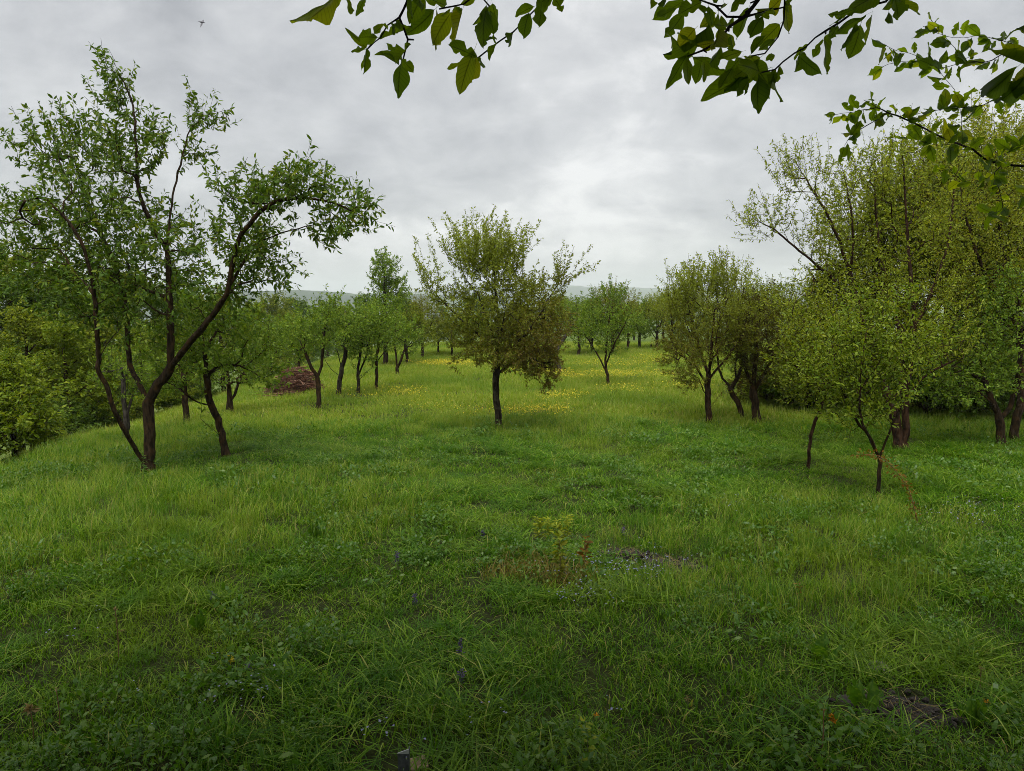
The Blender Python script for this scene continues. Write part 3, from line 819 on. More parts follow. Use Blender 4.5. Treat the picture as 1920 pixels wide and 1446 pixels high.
hero('tall_tree', 'leaning dark trunk at the right border with tall yellow-green crown', 23, (1900, 828),
     [[(1898, 828), (1905, 790), (1915, 750, 0.1), (1915, 680, 0.3), (1900, 580, 0.5), (1880, 470, 0.6), (1870, 360, 0.6), (1865, 260, 0.6), (1860, 200, 0.6)],
      [(1900, 590), (1850, 520, 0.3), (1820, 440, 0.2), (1800, 350, 0.2), (1795, 270, 0.2)],
      [(1890, 520), (1930, 430, 0.4), (1950, 340, 0.4), (1955, 250, 0.4)],
      [(1905, 620), (1850, 590, 0.8), (1800, 560, 1.0), (1760, 500, 1.1)]],
     [dict(blobs=[(1850, 300, 70, 95, 0.4, 0.8, 150), (1830, 440, 85, 80, 0.3, 1.0, 190), (1920, 360, 60, 110, 0.4, 0.9, 130), (1800, 540, 80, 60, 0.6, 1.0, 130), (1900, 510, 70, 70, 0.4, 1.0, 120), (1770, 430, 40, 50, 0.6, 0.6, 40)], low=0.8,
           shoot=dict(num=1, len=(0.2, 0.5), up=0.8, out=0.3, rnd=0.25, nodes=4))],
     'bark_dark', 'leaf_yellow', 0.07, leaf=0.062, spacing=0.026, rmax=0.0072, wide=0.4, group=G_RIGHT)

# the small row behind the brush pile
ROW = [
    ((599, 768), [[(599, 768), (598, 750), (597, 735), (595, 708), (580, 682, 0.0), (573, 655, 0.1), (568, 620, 0.1)], [(596, 706), (603, 685, 0), (606, 650, 0), (612, 600, 0), (620, 560, 0)]],
     [(592, 620, 58, 44, 0, 0.8, 170), (560, 650, 30, 34, 0.1, 0.5, 50), (618, 575, 26, 24, 0, 0.4, 30)], 'bark_dark', 0.055, 'first tree of the small row, with a knobbly burl low on its trunk'),
    ((635, 741), [[(634, 741), (637, 715), (641, 690), (648, 660), (645, 620)], [(638, 705), (622, 692, 0.1), (610, 676, 0.1), (605, 655, 0.1)], [(641, 690), (634, 665, -0.1), (628, 630, -0.1)]],
     [(640, 615, 46, 50, 0, 0.8, 150), (655, 650, 26, 26, 0, 0.5, 30)], 'bark_lichen', 0.060, 'second tree of the small row, mottled trunk with a crooked left limb'),
    ((672, 738), [[(672, 738), (672, 715), (671, 695), (676, 660), (680, 610)], [(671, 698), (660, 680, 0.1), (655, 650, 0.1)], [(674, 712), (690, 695, -0.1), (705, 688, -0.1)], [(671, 700), (686, 670, 0.1), (690, 640, 0.1)]],
     [(680, 620, 44, 48, 0, 0.8, 150), (690, 660, 28, 22, 0, 0.5, 30)], 'bark_lichen', 0.045, 'third tree of the small row, many-forked with a mossy trunk'),
    ((706, 733), [[(706, 733), (706, 705), (706, 680), (710, 640), (715, 590)], [(706, 684), (720, 660, 0), (732, 630, 0)]],
     [(715, 615, 44, 50, 0, 0.8, 150)], 'bark_dark', 0.042, 'fourth tree of the small row, on a straight slim trunk'),
    ((745, 706), [[(745, 706), (744, 685), (743, 670), (740, 640), (742, 600)], [(745, 692), (752, 675, 0), (760, 650, 0)]],
     [(752, 625, 40, 40, 0, 0.9, 130), (770, 640, 26, 26, 0, 0.5, 40)], 'bark_dark', 0.055, 'fifth tree of the small row, nearest the yellow flowers'),
]
for i, (b, limbs, blobs, bark, rb, lab) in enumerate(ROW):
    hero('fruit_tree', lab, 40 + i, b, limbs, [dict(blobs=blobs, shoot=dict(num=1, len=(0.1, 0.32), up=0.6, out=0.4))], bark, 'leaf_green', rb,
         leaf=0.075, spacing=0.022, fine=False, group=G_ROW)
# burl on the first tree is part of its wood
hero('tall_tree', 'tall narrow-topped bright green tree rising behind the small row', 46, (723, 686),
     [[(723, 686), (723, 650), (722, 600), (721, 540), (720, 475)]],
     [dict(blobs=[(722, 510, 26, 40, 0, 0.6, 120), (724, 570, 48, 40, 0, 0.9, 170), (728, 620, 56, 30, 0, 1.0, 110), (745, 545, 24, 30, 0, 0.6, 50)], shoot=dict(num=1, len=(0.15, 0.4), up=0.5))],
     'bark_dark', 'leaf_green', 0.10, leaf=0.10, spacing=0.022, fine=False, group=G_ROW, droop=0.5)

# slope trees on the left, smaller
hero('fruit_tree', 'small tree on a thin trunk on the slope, left of the leaning dark tree', 51, (351, 796),
     [[(351, 796), (349, 775), (347, 755), (345, 720), (340, 680)]], [dict(blobs=[(335, 690, 50, 46, 0, 0.9, 120)], shoot=dict(num=1, len=(0.1, 0.3), up=0.3))],
     'bark_dark', 'leaf_green', 0.062, leaf=0.07, spacing=0.034, fine=False, group=G_LEFT)
hero('fruit_tree', 'small two-stemmed tree on the slope, right of the leaning dark tree', 52, (432, 772),
     [[(432, 772), (431, 755), (430, 745), (428, 710), (430, 670)], [(432, 758), (440, 740, 0), (447, 720, 0)]], [dict(blobs=[(435, 690, 60, 46, 0, 1.0, 150), (480, 700, 34, 30, 0, 0.6, 40)], shoot=dict(num=1, len=(0.1, 0.3), up=0.3))],
     'bark_dark', 'leaf_green', 0.07, leaf=0.07, spacing=0.034, fine=False, group=G_LEFT)
hero('fruit_tree', 'pinkish grey stemmed tree half hidden behind the large forked trunk', 53, (238, 828),
     [[(238, 828), (237, 800), (236, 780), (232, 740), (230, 700)], [(236, 782), (244, 760, 0.1), (250, 730, 0.1)]], [dict(blobs=[(235, 700, 50, 50, 0, 0.9, 120)], shoot=dict(num=1, len=(0.1, 0.3), up=0.3))],
     'bark_grey', 'leaf_green', 0.055, leaf=0.07, spacing=0.034, fine=False, group=G_LEFT)
hero('shrub', 'small sparse bush at the lower end of the slope', 54, (153, 827),
     [[(153, 827), (156, 810), (162, 795), (166, 780)], [(153, 822), (146, 805, 0), (142, 790, 0)]], [dict(blobs=[(150, 782, 34, 24, 0, 0.5, 90)], shoot=dict(num=1, len=(0.08, 0.2), up=0.3))],
     'bark_grey', 'leaf_olive', 0.03, leaf=0.045, spacing=0.03, fine=False, group=G_LEFT, cat='bush')
# ------------------------------------------------------------------ trees further off: a few kinds, copied one by one
def proto(kind, seed):
    r = np.random.default_rng(seed)
    limbs, blobs = [], []
    if kind == 'fruit':
        limbs.append([(0, 0, -0.1), (0.03, 0.02, 0.5), (0.02, 0.0, 0.9), (0.0, 0.0, 1.5), (0.05, 0, 2.2)])
        for k in range(5):
            a = k * 1.257 + r.uniform(-0.4, 0.4); s = r.uniform(0.7, 1.1)
            limbs.append([(0.02, 0, r.uniform(0.7, 1.0)), (0.35 * math.cos(a) * s, 0.35 * math.sin(a) * s, 1.3), (0.75 * math.cos(a) * s, 0.75 * math.sin(a) * s, 1.9)])
            blobs.append(((0.75 * math.cos(a) * s, 0.75 * math.sin(a) * s, r.uniform(1.15, 1.9)), (0.6, 0.6, 0.55), 60))
        blobs.append(((0, 0, 2.2), (0.7, 0.7, 0.6), 110))
        sh, rb, leaf, sp = dict(num=1, len=(0.12, 0.35), up=0.6, out=0.4), 0.055, 0.08, 0.021
    elif kind == 'upright':
        limbs.append([(0, 0, -0.1), (0.02, 0.02, 0.6), (0.0, 0.0, 1.4), (0.03, 0, 2.4), (0.0, 0, 3.3)])
        for k in range(6):
            a = k * 1.047 + r.uniform(-0.4, 0.4); s = r.uniform(0.6, 1.1); z0 = r.uniform(0.5, 1.2)
            limbs.append([(0.02, 0, z0), (0.4 * math.cos(a) * s, 0.4 * math.sin(a) * s, z0 + 0.8), (0.75 * math.cos(a) * s, 0.75 * math.sin(a) * s, z0 + 2.0)])
            blobs.append(((0.7 * math.cos(a) * s, 0.7 * math.sin(a) * s, z0 + 1.6), (0.42, 0.42, 0.8), 60))
        blobs.append(((0, 0, 2.9), (0.5, 0.5, 0.8), 80))
        sh, rb, leaf, sp = dict(num=1, len=(0.2, 0.55), up=1.1, out=0.2, rnd=0.2, nodes=4), 0.075, 0.066, 0.034
    elif kind == 'wood':
        limbs.append([(0, 0, -0.1), (0.04, 0.02, 0.8), (0.0, 0.04, 2.0), (0.06, 0, 3.4), (0.0, 0, 4.8)])
        for k in range(9):
            a = k * 2.4 + r.uniform(-0.4, 0.4); z0 = 0.6 + k * 0.42; s = (1.35 - 0.11 * k) * r.uniform(0.8, 1.15)
            limbs.append([(0.02, 0, z0), (0.55 * math.cos(a) * s, 0.55 * math.sin(a) * s, z0 + 0.35), (1.1 * math.cos(a) * s, 1.1 * math.sin(a) * s, z0 + 0.7)])
            blobs.append(((0.85 * math.cos(a) * s, 0.85 * math.sin(a) * s, z0 + 0.65), (0.72 * s + 0.1, 0.72 * s + 0.1, 0.55), 56))
        blobs.append(((0, 0, 4.5), (0.45, 0.45, 0.7), 50))
        sh, rb, leaf, sp = dict(num=1, len=(0.15, 0.4), up=0.3, out=0.6), 0.10, 0.12, 0.026
    else:
        for k in range(6):
            a = k * 1.05 + r.uniform(-0.4, 0.4); s = r.uniform(0.5, 1.0)
            limbs.append([(0.0, 0, -0.05), (0.25 * math.cos(a) * s, 0.25 * math.sin(a) * s, 0.5), (0.55 * math.cos(a) * s, 0.55 * math.sin(a) * s, 1.05)])
            blobs.append(((0.5 * math.cos(a) * s, 0.5 * math.sin(a) * s, r.uniform(0.5, 1.0)), (0.5, 0.5, 0.45), 55))
        blobs.append(((0, 0, 1.1), (0.5, 0.5, 0.5), 70))
        sh, rb, leaf, sp = dict(num=1, len=(0.12, 0.35), up=0.6, out=0.6), 0.035, 0.08, 0.02
    w, c = grow(seed, limbs, [dict(blobs=blobs, shoot=sh, zmin=0.12)], rb, leaf=leaf, spacing=sp, fine=False, rmax=0.008)
    w.materials.append(M['bark_dark']); c.materials.append(M['leaf_wood'])
    zs = np.empty(len(c.vertices) * 3, np.float32); c.vertices.foreach_get('co', zs)
    return w, c, float(np.percentile(zs.reshape(-1, 3)[:, 2], 99.7))


PROTO = {(k, i): proto(k, 100 + 7 * i + 31 * j) for j, k in enumerate(('fruit', 'upright', 'wood', 'bush')) for i in range(2)}
NCOPY = 0


def copy_tree(name, label, px, Y, top, kind, mat, bark='bark_dark', group=None, cat='tree', wide=1.0, base_py=None):
    global NCOPY
    if base_py is not None:
        b = ground(px, base_py)
        Y = b[1]
    p = at(px, top, Y)
    b = np.array([p[0], Y, gz(p[0], Y)])
    w, c, h = PROTO[(kind, NCOPY % 2)]
    s = max(0.3, (p[2] - b[2]) / h)
    o = thing(name, label, cat, b, group, rz=NCOPY * 2.399)
    NCOPY += 1
    o.scale = (s * wide, s * wide, s)
    for nm, me, mt in (('trunk', w, bark), ('crown', c, mat)):
        q = link(nm, me, None, o)
        q.material_slots[0].link = 'OBJECT'
        q.material_slots[0].material = M[mt]
    return o


G_WOOD, G_FAR, G_THICK = 'wood beyond the left slope', 'row of trees at the far end of the meadow', 'thicket behind the right edge'
for a in [
    (8, 25, 468, 'wood', 'leaf_olive', 'yellowish tree top at the left border of the wood'),
    (70, 23, 512, 'wood', 'leaf_wood', 'leafy wood tree second from the left border'),
    (125, 27, 505, 'wood', 'leaf_wood', 'wood tree behind the left part of the large crown'),
    (185, 24, 520, 'wood', 'leaf_green', 'green wood tree framed by the two left stems of the forked tree'),
    (240, 29, 500, 'wood', 'leaf_olive', 'olive wood tree behind the middle of the large crown'),
    (300, 27, 530, 'wood', 'leaf_wood', 'wood tree seen between the main fork limbs'),
    (352, 31, 545, 'wood', 'leaf_green', 'green tree behind the leaning dark tree'),
    (412, 30, 550, 'wood', 'leaf_olive', 'olive tree behind the right of the leaning dark tree'),
    (468, 34, 570, 'wood', 'leaf_olive', 'pale tree behind the end of the low long branch'),
    (-55, 22, 480, 'wood', 'leaf_wood', 'wood tree cut by the left border'),
    (95, 19.5, 610, 'wood', 'leaf_wood', 'dark lower tree in the front of the wood'),
    (160, 20, 640, 'wood', 'leaf_wood', 'low dark tree behind the small sparse bush'),
    (215, 21, 650, 'fruit', 'leaf_green', 'leafy small tree at the slope foot between the left stems'),
    (275, 23, 655, 'fruit', 'leaf_green', 'leafy small tree at the slope foot behind the main trunk'),
    (45, 18.5, 575, 'wood', 'leaf_olive', 'olive tree rising right behind the feathery border bush'),
    (118, 17.8, 590, 'wood', 'leaf_young', 'light green tree above the small sparse bush'),
    (172, 19.0, 600, 'wood', 'leaf_olive', 'olive tree behind the left outer stem at the slope foot'),
    (262, 21.5, 610, 'wood', 'leaf_young', 'light green tree behind the gap between main trunk and inner limb'),
    (330, 25.0, 620, 'wood', 'leaf_olive', 'olive tree between the forked tree and the leaning dark tree'),
]:
    copy_tree('wood_tree', a[5], a[0], a[1], a[2], a[3], a[4], 'bark_dark', G_WOOD, wide=1.25)
copy_tree('wood_tree', 'pale feathery bush-like tree at the left border', 14, 14.8, 655, 'wood', 'leaf_young', 'bark_dark', G_WOOD, wide=1.35)
for a in [
    (-60, 14.0, 680, 'leaf_young', 'feathery bush cut by the left border', 1.2),
    (70, 16.5, 735, 'leaf_wood', 'dark low bush beside the feathery bush', 1.3),
    (125, 18.0, 740, 'leaf_wood', 'dark low bush along the wood edge', 1.3),
    (180, 19.5, 735, 'leaf_wood', 'dark bush behind the left outer stem', 1.3),
    (222, 21, 735, 'leaf_wood', 'dark bush between the left stem and the main trunk', 1.3),
    (322, 25, 720, 'leaf_wood', 'dark bush right of the main trunk at the slope foot', 1.3),
    (372, 27, 712, 'leaf_wood', 'dark bush behind the elbowed branch', 1.3),
    (470, 31, 690, 'leaf_green', 'green bush left of the brush pile', 1.3),
]:
    copy_tree('shrub', a[4], a[0], a[1], a[2], 'bush', a[3], 'bark_dark', 'bushes along the foot of the slope', 'bush', wide=a[5])
for a in [
    (505, 27, 590, 'fruit', 'leaf_green', 'fruit tree left above the brush pile'),
    (557, None, 588, 'fruit', 'leaf_green', 'fruit tree directly behind the brush pile', 698),
    (540, 35, 580, 'wood', 'leaf_olive', 'pale tree further behind the brush pile'),
    (645, 36, 585, 'fruit', 'leaf_green', 'fruit tree behind the second and third of the small row'),
    (690, 38, 578, 'fruit', 'leaf_olive', 'olive tree behind the small row'),
    (762, None, 570, 'fruit', 'leaf_olive', 'tree with a leaning grey trunk beside the fifth of the row', 684),
    (790, 33, 548, 'upright', 'leaf_brown', 'russet tree just left of the middle tree'),
]:
    copy_tree('fruit_tree', a[5], a[0], a[1], a[2], a[3], a[4], 'bark_dark', 'trees behind the small row', base_py=a[6] if len(a) > 6 else None, wide=1.2)
for a in [
    (822, None, 592, 'fruit', 'leaf_olive', 'far tree left of the middle trunk', 664),
    (846, None, 590, 'fruit', 'leaf_olive', 'far slender tree seen under the left of the middle crown', 668),
    (884, None, 585, 'fruit', 'leaf_green', 'far tree hidden behind the left of the middle crown', 662),
    (985, None, 575, 'fruit', 'leaf_olive', 'far tree hidden behind the right of the middle crown', 660),
    (1085, None, 552, 'fruit', 'leaf_green', 'far green tree between the middle tree and the small forked tree', 668),
    (1112, None, 558, 'fruit', 'leaf_green', 'far tree behind the left side of the small forked tree', 662),
    (1150, None, 530, 'upright', 'leaf_brown', 'thin russet-topped tree behind the small forked tree', 664),
    (1178, None, 572, 'fruit', 'leaf_green', 'far tree right of the small forked tree', 656),
    (1202, None, 555, 'fruit', 'leaf_green', 'far two-stemmed dark tree at the meadow end', 655),
    (1233, None, 545, 'upright', 'leaf_shoot', 'far tree with upright shoots beside the rounded tree', 656),
    (1262, None, 540, 'upright', 'leaf_shoot', 'far tree with upright shoots behind the rounded tree', 660),
    (1300, None, 530, 'upright', 'leaf_shoot', 'far shooting tree hidden behind the rounded crown', 662),
]:
    copy_tree('fruit_tree', a[5], a[0], a[1], a[2], a[3], a[4], 'bark_dark', G_FAR, base_py=a[6], wide=1.3)
HEDGE = 'first second third fourth fifth sixth seventh eighth ninth tenth eleventh twelfth thirteenth fourteenth fifteenth sixteenth seventeenth eighteenth nineteenth twentieth'.split()
for i, px in enumerate(range(500, 1420, 46)):
    copy_tree('hedge_tree', HEDGE[i] + ' tree from the left in the hazy hedge beyond the far meadow', px + 9 * (i % 3), 56 + 9 * (i % 4), 550 + 8 * ((i * 5) % 4), 'wood', 'leaf_wood' if i % 3 else 'leaf_olive', 'bark_dark', 'valley hedge beyond the meadow', wide=1.3)
for a in [
    (1395, 21, 505, 'upright', 'leaf_shoot', 'upright tree behind the russet tree'),
    (1450, 19, 520, 'upright', 'leaf_olive', 'upright thicket tree right of the russet tree'),
    (1500, 20, 560, 'wood', 'leaf_olive', 'thicket tree behind the leaning small tree'),
    (1560, 19, 500, 'wood', 'leaf_olive', 'thicket tree behind the left of the young tree'),
    (1625, 20, 470, 'upright', 'leaf_olive', 'thicket tree behind the young tree'),
    (1665, 18.5, 330, 'upright', 'leaf_shoot', 'tall thin-leaved tree behind the double trunk'),
    (1735, 18, 245, 'upright', 'leaf_shoot', 'tallest upright tree right of the double trunk'),
    (1790, 17, 400, 'wood', 'leaf_olive', 'thicket tree between the double trunk and the right border'),
    (1815, 18, 210, 'upright', 'leaf_yellow', 'tall yellow-green tree near the right border'),
    (1905, 17, 200, 'upright', 'leaf_yellow', 'tall yellow-green tree at the right border'),
    (1860, 19, 430, 'wood', 'leaf_olive', 'dark wood tree behind the right border trunks'),
    (1950, 16, 400, 'wood', 'leaf_olive', 'wood tree cut by the right border'),
]:
    copy_tree('thicket_tree', a[5], a[0], a[1], a[2], a[3], a[4], 'bark_dark', G_THICK, wide=1.15)
for a in [
    (1445, 18.5, 650, 'leaf_russet', 'dark bush right of the russet tree'),
    (1485, 18, 640, 'leaf_olive', 'dark bush left of the leaning trunk'),
    (1525, 17.6, 640, 'leaf_wood', 'dark bush behind the leaning trunk'),
    (1570, 17.5, 630, 'leaf_wood', 'dark bush left behind the young tree'),
    (1620, 17.2, 690, 'leaf_wood', 'dark bush right behind the young tree'),
    (1745, 16.2, 640, 'leaf_wood', 'dark bush right of the double trunk'),
    (1790, 16.6, 630, 'leaf_russet', 'dark bush in the shade near the right border'),
    (1835, 15.8, 650, 'leaf_wood', 'dark bush left of the right border trunks'),
    (1930, 15.5, 690, 'leaf_wood', 'dark bush at the right border'),
]:
    copy_tree('shrub', a[4], a[0], a[1], a[2], 'bush', a[3], 'bark_dark', 'bushes under the right thicket', 'bush', wide=1.3)


# ------------------------------------------------------------------ the trees over the camera, with their hanging branches
def near_leaf(seed):
    r = np.random.default_rng(seed)
    nt, ns = 14, 5
    t = np.linspace(0, 1, nt)
    wid = np.sin(np.pi * t ** r.uniform(0.75, 0.95)) ** 0.8 * 0.5
    wid[0] = 0.03; wid[-1] = 0.0
    s = np.linspace(-1, 1, ns)
    fold, curl, tw = r.uniform(0.05, 0.35), r.uniform(-0.15, 0.35), r.uniform(-0.5, 0.5)
    side = r.uniform(-0.10, 0.10)
    nib = np.ones((nt, 2))                   # nibbled edges
    for _ in range((0, 1, 2, 3)[seed % 4]):
        i, e = r.integers(3, nt - 1), r.integers(0, 2)
        dp = r.uniform(0.3, 0.75)
        nib[i, e] = min(nib[i, e], 1 - dp); nib[i - 1, e] = min(nib[i - 1, e], 1 - dp * 0.45)
    V = np.zeros((nt, ns, 3))
    for i in range(nt):
        for j in range(ns):
            k = nib[i, 0 if s[j] < 0 else 1]
            w = wid[i] * (1 + (r.uniform(-0.07, 0.06) if abs(s[j]) == 1 else 0)) * k
            x = s[j] * w
            z = -fold * abs(x) * 1.2 + 0.05 * math.sin(9 * t[i] + 2 * s[j] + seed) * abs(s[j])
            a = tw * t[i]
            V[i, j] = (x * math.cos(a) - z * math.sin(a) + side * math.sin(math.pi * t[i]), t[i], x * math.sin(a) + z * math.cos(a) - curl * t[i] ** 2 * 0.5)
    F = grid_faces(ns, nt)
    V = V.reshape(-1, 3)
    k = len(V)
    pet = np.array([(-0.012, 0.03, 0), (0.012, 0.03, 0), (0.009, -0.18, 0.02), (-0.009, -0.18, 0.02)])
    V = np.vstack([V, pet])
    F = np.vstack([F, [[k, k + 1, k + 2, k + 3]]])
    rnd = np.full(len(F), r.uniform(0, 1))
    sx = np.concatenate([np.tile(s, nt), [2, 2, 2, 2]]); ty = np.concatenate([np.repeat(t, ns), [0, 0, 0, 0]])
    return mesh_np('leaf', V, [F], {'rnd': ('FACE', rnd), 'sx': ('POINT', sx), 'ty': ('POINT', ty)}, smooth=True)


NEAR = [near_leaf(k) for k in range(16)]
for m_ in NEAR: m_.materials.append(M['leaf_near'])
NLEAF = 0


def place_leaf(parent, base_t, b, tip, width, r, flat=0.55):
    """b, tip: world points; width in metres"""
    global NLEAF
    b, tip = np.asarray(b), np.asarray(tip)
    d = tip - b
    L = np.linalg.norm(d)
    y = d / L
    view = norm(np.array([0, 0, H]) - b)
    nrm = view + r.normal(0, flat, 3)
    nrm = norm(nrm - nrm.dot(y) * y)
    x = np.cross(y, nrm)
    from mathutils import Matrix
    Wd = width
    mt = Matrix(((x[0] * Wd, y[0] * L, nrm[0] * L, b[0] - base_t[0]), (x[1] * Wd, y[1] * L, nrm[1] * L, b[1] - base_t[1]), (x[2] * Wd, y[2] * L, nrm[2] * L, b[2] - base_t[2]), (0, 0, 0, 1)))
    o = bpy.data.objects.new('leaf', NEAR[NLEAF % len(NEAR)])
    COL.objects.link(o)
    o.parent = parent
    o.matrix_local = mt
    NLEAF += 1
    return o


def branch(parent, base_t, lines, r0, seed, spur=0.0):
    t = Tree(seed)
    for l in lines:
        t.limb([np.asarray(p) - base_t for p in l], step=0.025, wob=0.0012)
    n0 = t.n
    for i in range(2, n0):
        if t.r.uniform() < spur:
            d = norm(t.D[i] * 0.5 + t.r.normal(0, 1, 3))
            t.add(t.P[i] + d * t.r.uniform(0.006, 0.016), i)
    t.radii(r0, 0.0013)
    return link('branch', t.wood('branch', 0.0, 7), M['bark_near'], parent), t


r_n = np.random.default_rng(5)
OB = np.array([-1.7, -2.4, float(gz(-1.7, -2.4))])
over = thing('overhead_tree', 'tree over the camera whose ragged leafy twigs hang in at the top', 'tree', OB)
L3 = [[(0, 0, -0.1), (0.05, 0.05, 0.8), (0.1, 0.2, 1.6), (0.2, 0.5, 2.5), (0.3, 0.8, 3.6), (0.3, 1.0, 4.8)],
      [(0.1, 0.2, 1.6), (0.9, 1.0, 2.6), (1.9, 2.4, 3.5), (2.6, 3.4, 4.0), (3.0, 5.0, 4.7)],
      [(0.15, 0.3, 1.9), (-0.6, 1.2, 3.0), (-1.6, 2.6, 3.9), (-2.0, 4.4, 4.6)],
      [(0.1, 0.2, 1.7), (-1.0, -0.4, 2.7), (-2.4, -0.8, 3.6)],
      [(0.1, 0.2, 1.8), (1.4, -0.6, 2.8), (3.0, -1.0, 3.7), (4.4, -0.8, 4.2)],
      [(0.3, 0.8, 3.3), (0.8, 2.2, 4.3), (0.9, 3.8, 5.0)]]
w_, c_ = grow(201, L3, [dict(blobs=[((0.2, 0.4, 4.4), (2.6, 2.2, 1.2), 260), ((2.4, 2.6, 4.5), (2.0, 1.8, 0.9), 200), ((-1.8, 2.6, 4.5), (2.0, 1.8, 0.9), 200), ((0.6, 4.4, 5.3), (2.6, 1.3, 0.7), 170),
                                    ((-2.6, -0.6, 3.9), (1.6, 1.6, 1.0), 120), ((3.6, -0.6, 4.2), (1.8, 1.8, 1.0), 140), ((3.6, 4.6, 5.6), (2.2, 1.8, 0.7), 150), ((4.5, 1.6, 5.0), (1.8, 2.2, 0.9), 120), ((0.8, 6.0, 6.3), (3.2, 1.6, 0.6), 150), ((-2.8, 4.6, 5.6), (2.2, 1.8, 0.7), 150), ((-4.2, 1.8, 4.6), (1.8, 2.2, 0.9), 120)], shoot=dict(num=1, len=(0.15, 0.4), up=0.2))],
            0.16, leaf=0.19, spacing=0.016, rmax=0.009, fine=False, wide=0.6, up=1.8)  # unseen crown widened and thickened to throw shade on the near grass
link('trunk', w_, M['bark_dark'], over)
link('crown', c_, M['leaf_plum'], over)

DN = 1.15


def A4(x, y, dy=0.0):        # photograph pixels from an enlarged detail of the hanging twigs on the left
    return at(540 + x / 3.556, y / 3.556, DN + dy)


def A5(x, y, dy=0.0):        # the same on the right
    return at(1200 + x / 3.692, y / 3.692, DN + dy)


anchor = OB + np.array([0.8, 2.2, 4.3])
lb, lt = branch(over, OB, [[OB + (0.55, 1.5, 3.9), at(870, -330, 0.85), at(800, -120, 1.05), A4(790, 10), A4(740, 112), A4(650, 165), A4(612, 245, 0.01), A4(525, 327, 0.02)],
                          [A4(740, 112), A4(775, 180, -0.01), A4(798, 270, -0.01), A4(757, 398, -0.02)],
                          [at(870, -330, 0.85), at(930, -150, 1.0), A4(1250, -30), A4(1180, 30), A4(1100, 40), A4(1000, 66)],
                          [at(870, -330, 0.85), at(1050, -160, 1.05), A4(1720, 0, 0.03), A4(1620, 88, 0.04), A4(1495, 218, 0.05), A4(1345, 318, 0.05), A4(1262, 388, 0.05)],
                          [at(870, -330, 0.85), at(720, -170, 1.0), at(665, -60, 1.1), at(640, -15, 1.12)],
                          [A4(1250, -30), A4(1310, 0, 0.02), A4(1345, 40, 0.02)]], 0.006, 301, 0.16)
lv4 = [(345, -20, 30, 160, 150), (320, -30, 130, 150, 110), (395, -10, 402, 102, 48), (510, -10, 448, 98, 56), (525, 325, 383, 182, 44), (520, 320, 500, 196, 40), (520, 330, 428, 352, 34),
       (525, 327, 492, 500, 66), (757, 398, 577, 365, 60), (757, 398, 722, 652, 112), (760, 395, 846, 488, 66), (750, 372, 660, 285, 34), (752, 360, 722, 292, 42), (975, 66, 785, 243, 112), (905, -40, 800, 160, 110),
       (1050, 40, 905, -20, 90), (1090, 82, 962, 300, 122), (990, 66, 986, 346, 34), (1125, 45, 1098, 168, 42), (1130, 45, 1155, 100, 40), (1250, -20, 1140, 30, 60), (1335, 42, 1225, 160, 84), (1325, 45, 1305, 312, 112),
       (1362, 25, 1398, 182, 82), (1640, 45, 1516, 115, 74), (1605, 88, 1572, 258, 96), (1690, 15, 1690, 165, 84), (1775, -10, 1825, 84, 84), (1390, 292, 1340, 403, 54), (1388, 292, 1376, 222, 24), (1270, 385, 1322, 448, 56),
       (1262, 380, 1068, 300, 80), (1240, 340, 1140, 632, 104), (1255, 380, 1215, 560, 70), (1180, 420, 1066, 476, 30), (1240, 370, 1190, 470, 90), (640, 160, 590, 225, 40), (690, 150, 690, 225, 34), (1740, -20, 1660, 60, 80), (640, 160, 665, 205, 30)]
for (x0, y0, x1, y1, w) in lv4:
    dz = r_n.uniform(-0.05, 0.06)
    place_leaf(lb, OB, A4(x0, y0, dz), A4(x1, y1, dz + r_n.uniform(-0.03, 0.03)), w / 3.556 * (DN + dz) / FPX * 1.0, r_n)
rb, rt = branch(over, OB, [[OB + (1.9, 2.4, 3.5), at(1500, -330, 0.85), at(1480, -100, 1.05), A5(1000, -20), A5(985, 140, 0.0), A5(950, 258), A5(862, 378), A5(780, 396)],
                          [at(1500, -330, 0.85), at(1640, -120, 1.08), A5(1700, 20, 0.02), A5(1540, 62, 0.03), A5(1285, 215, 0.02), A5(1080, 372, 0.0), A5(920, 476, -0.01), A5(835, 505, -0.02)],
                          [at(1480, -100, 1.05), A5(825, -10), A5(722, 108, -0.02), A5(620, 182, -0.03), A5(545, 280, -0.03), A5(440, 350, -0.03), A5(330, 400, -0.03)],
                          [A5(722, 108, -0.02), A5(600, 115, -0.02), A5(520, 50, -0.01), A5(420, 10, 0.0)],
                          [A5(740, 20, -0.02), A5(862, 80), A5(990, 52)],
                          [A5(1700, 20, 0.02), A5(1760, -40, 0.02)]], 0.006, 302, 0.2)
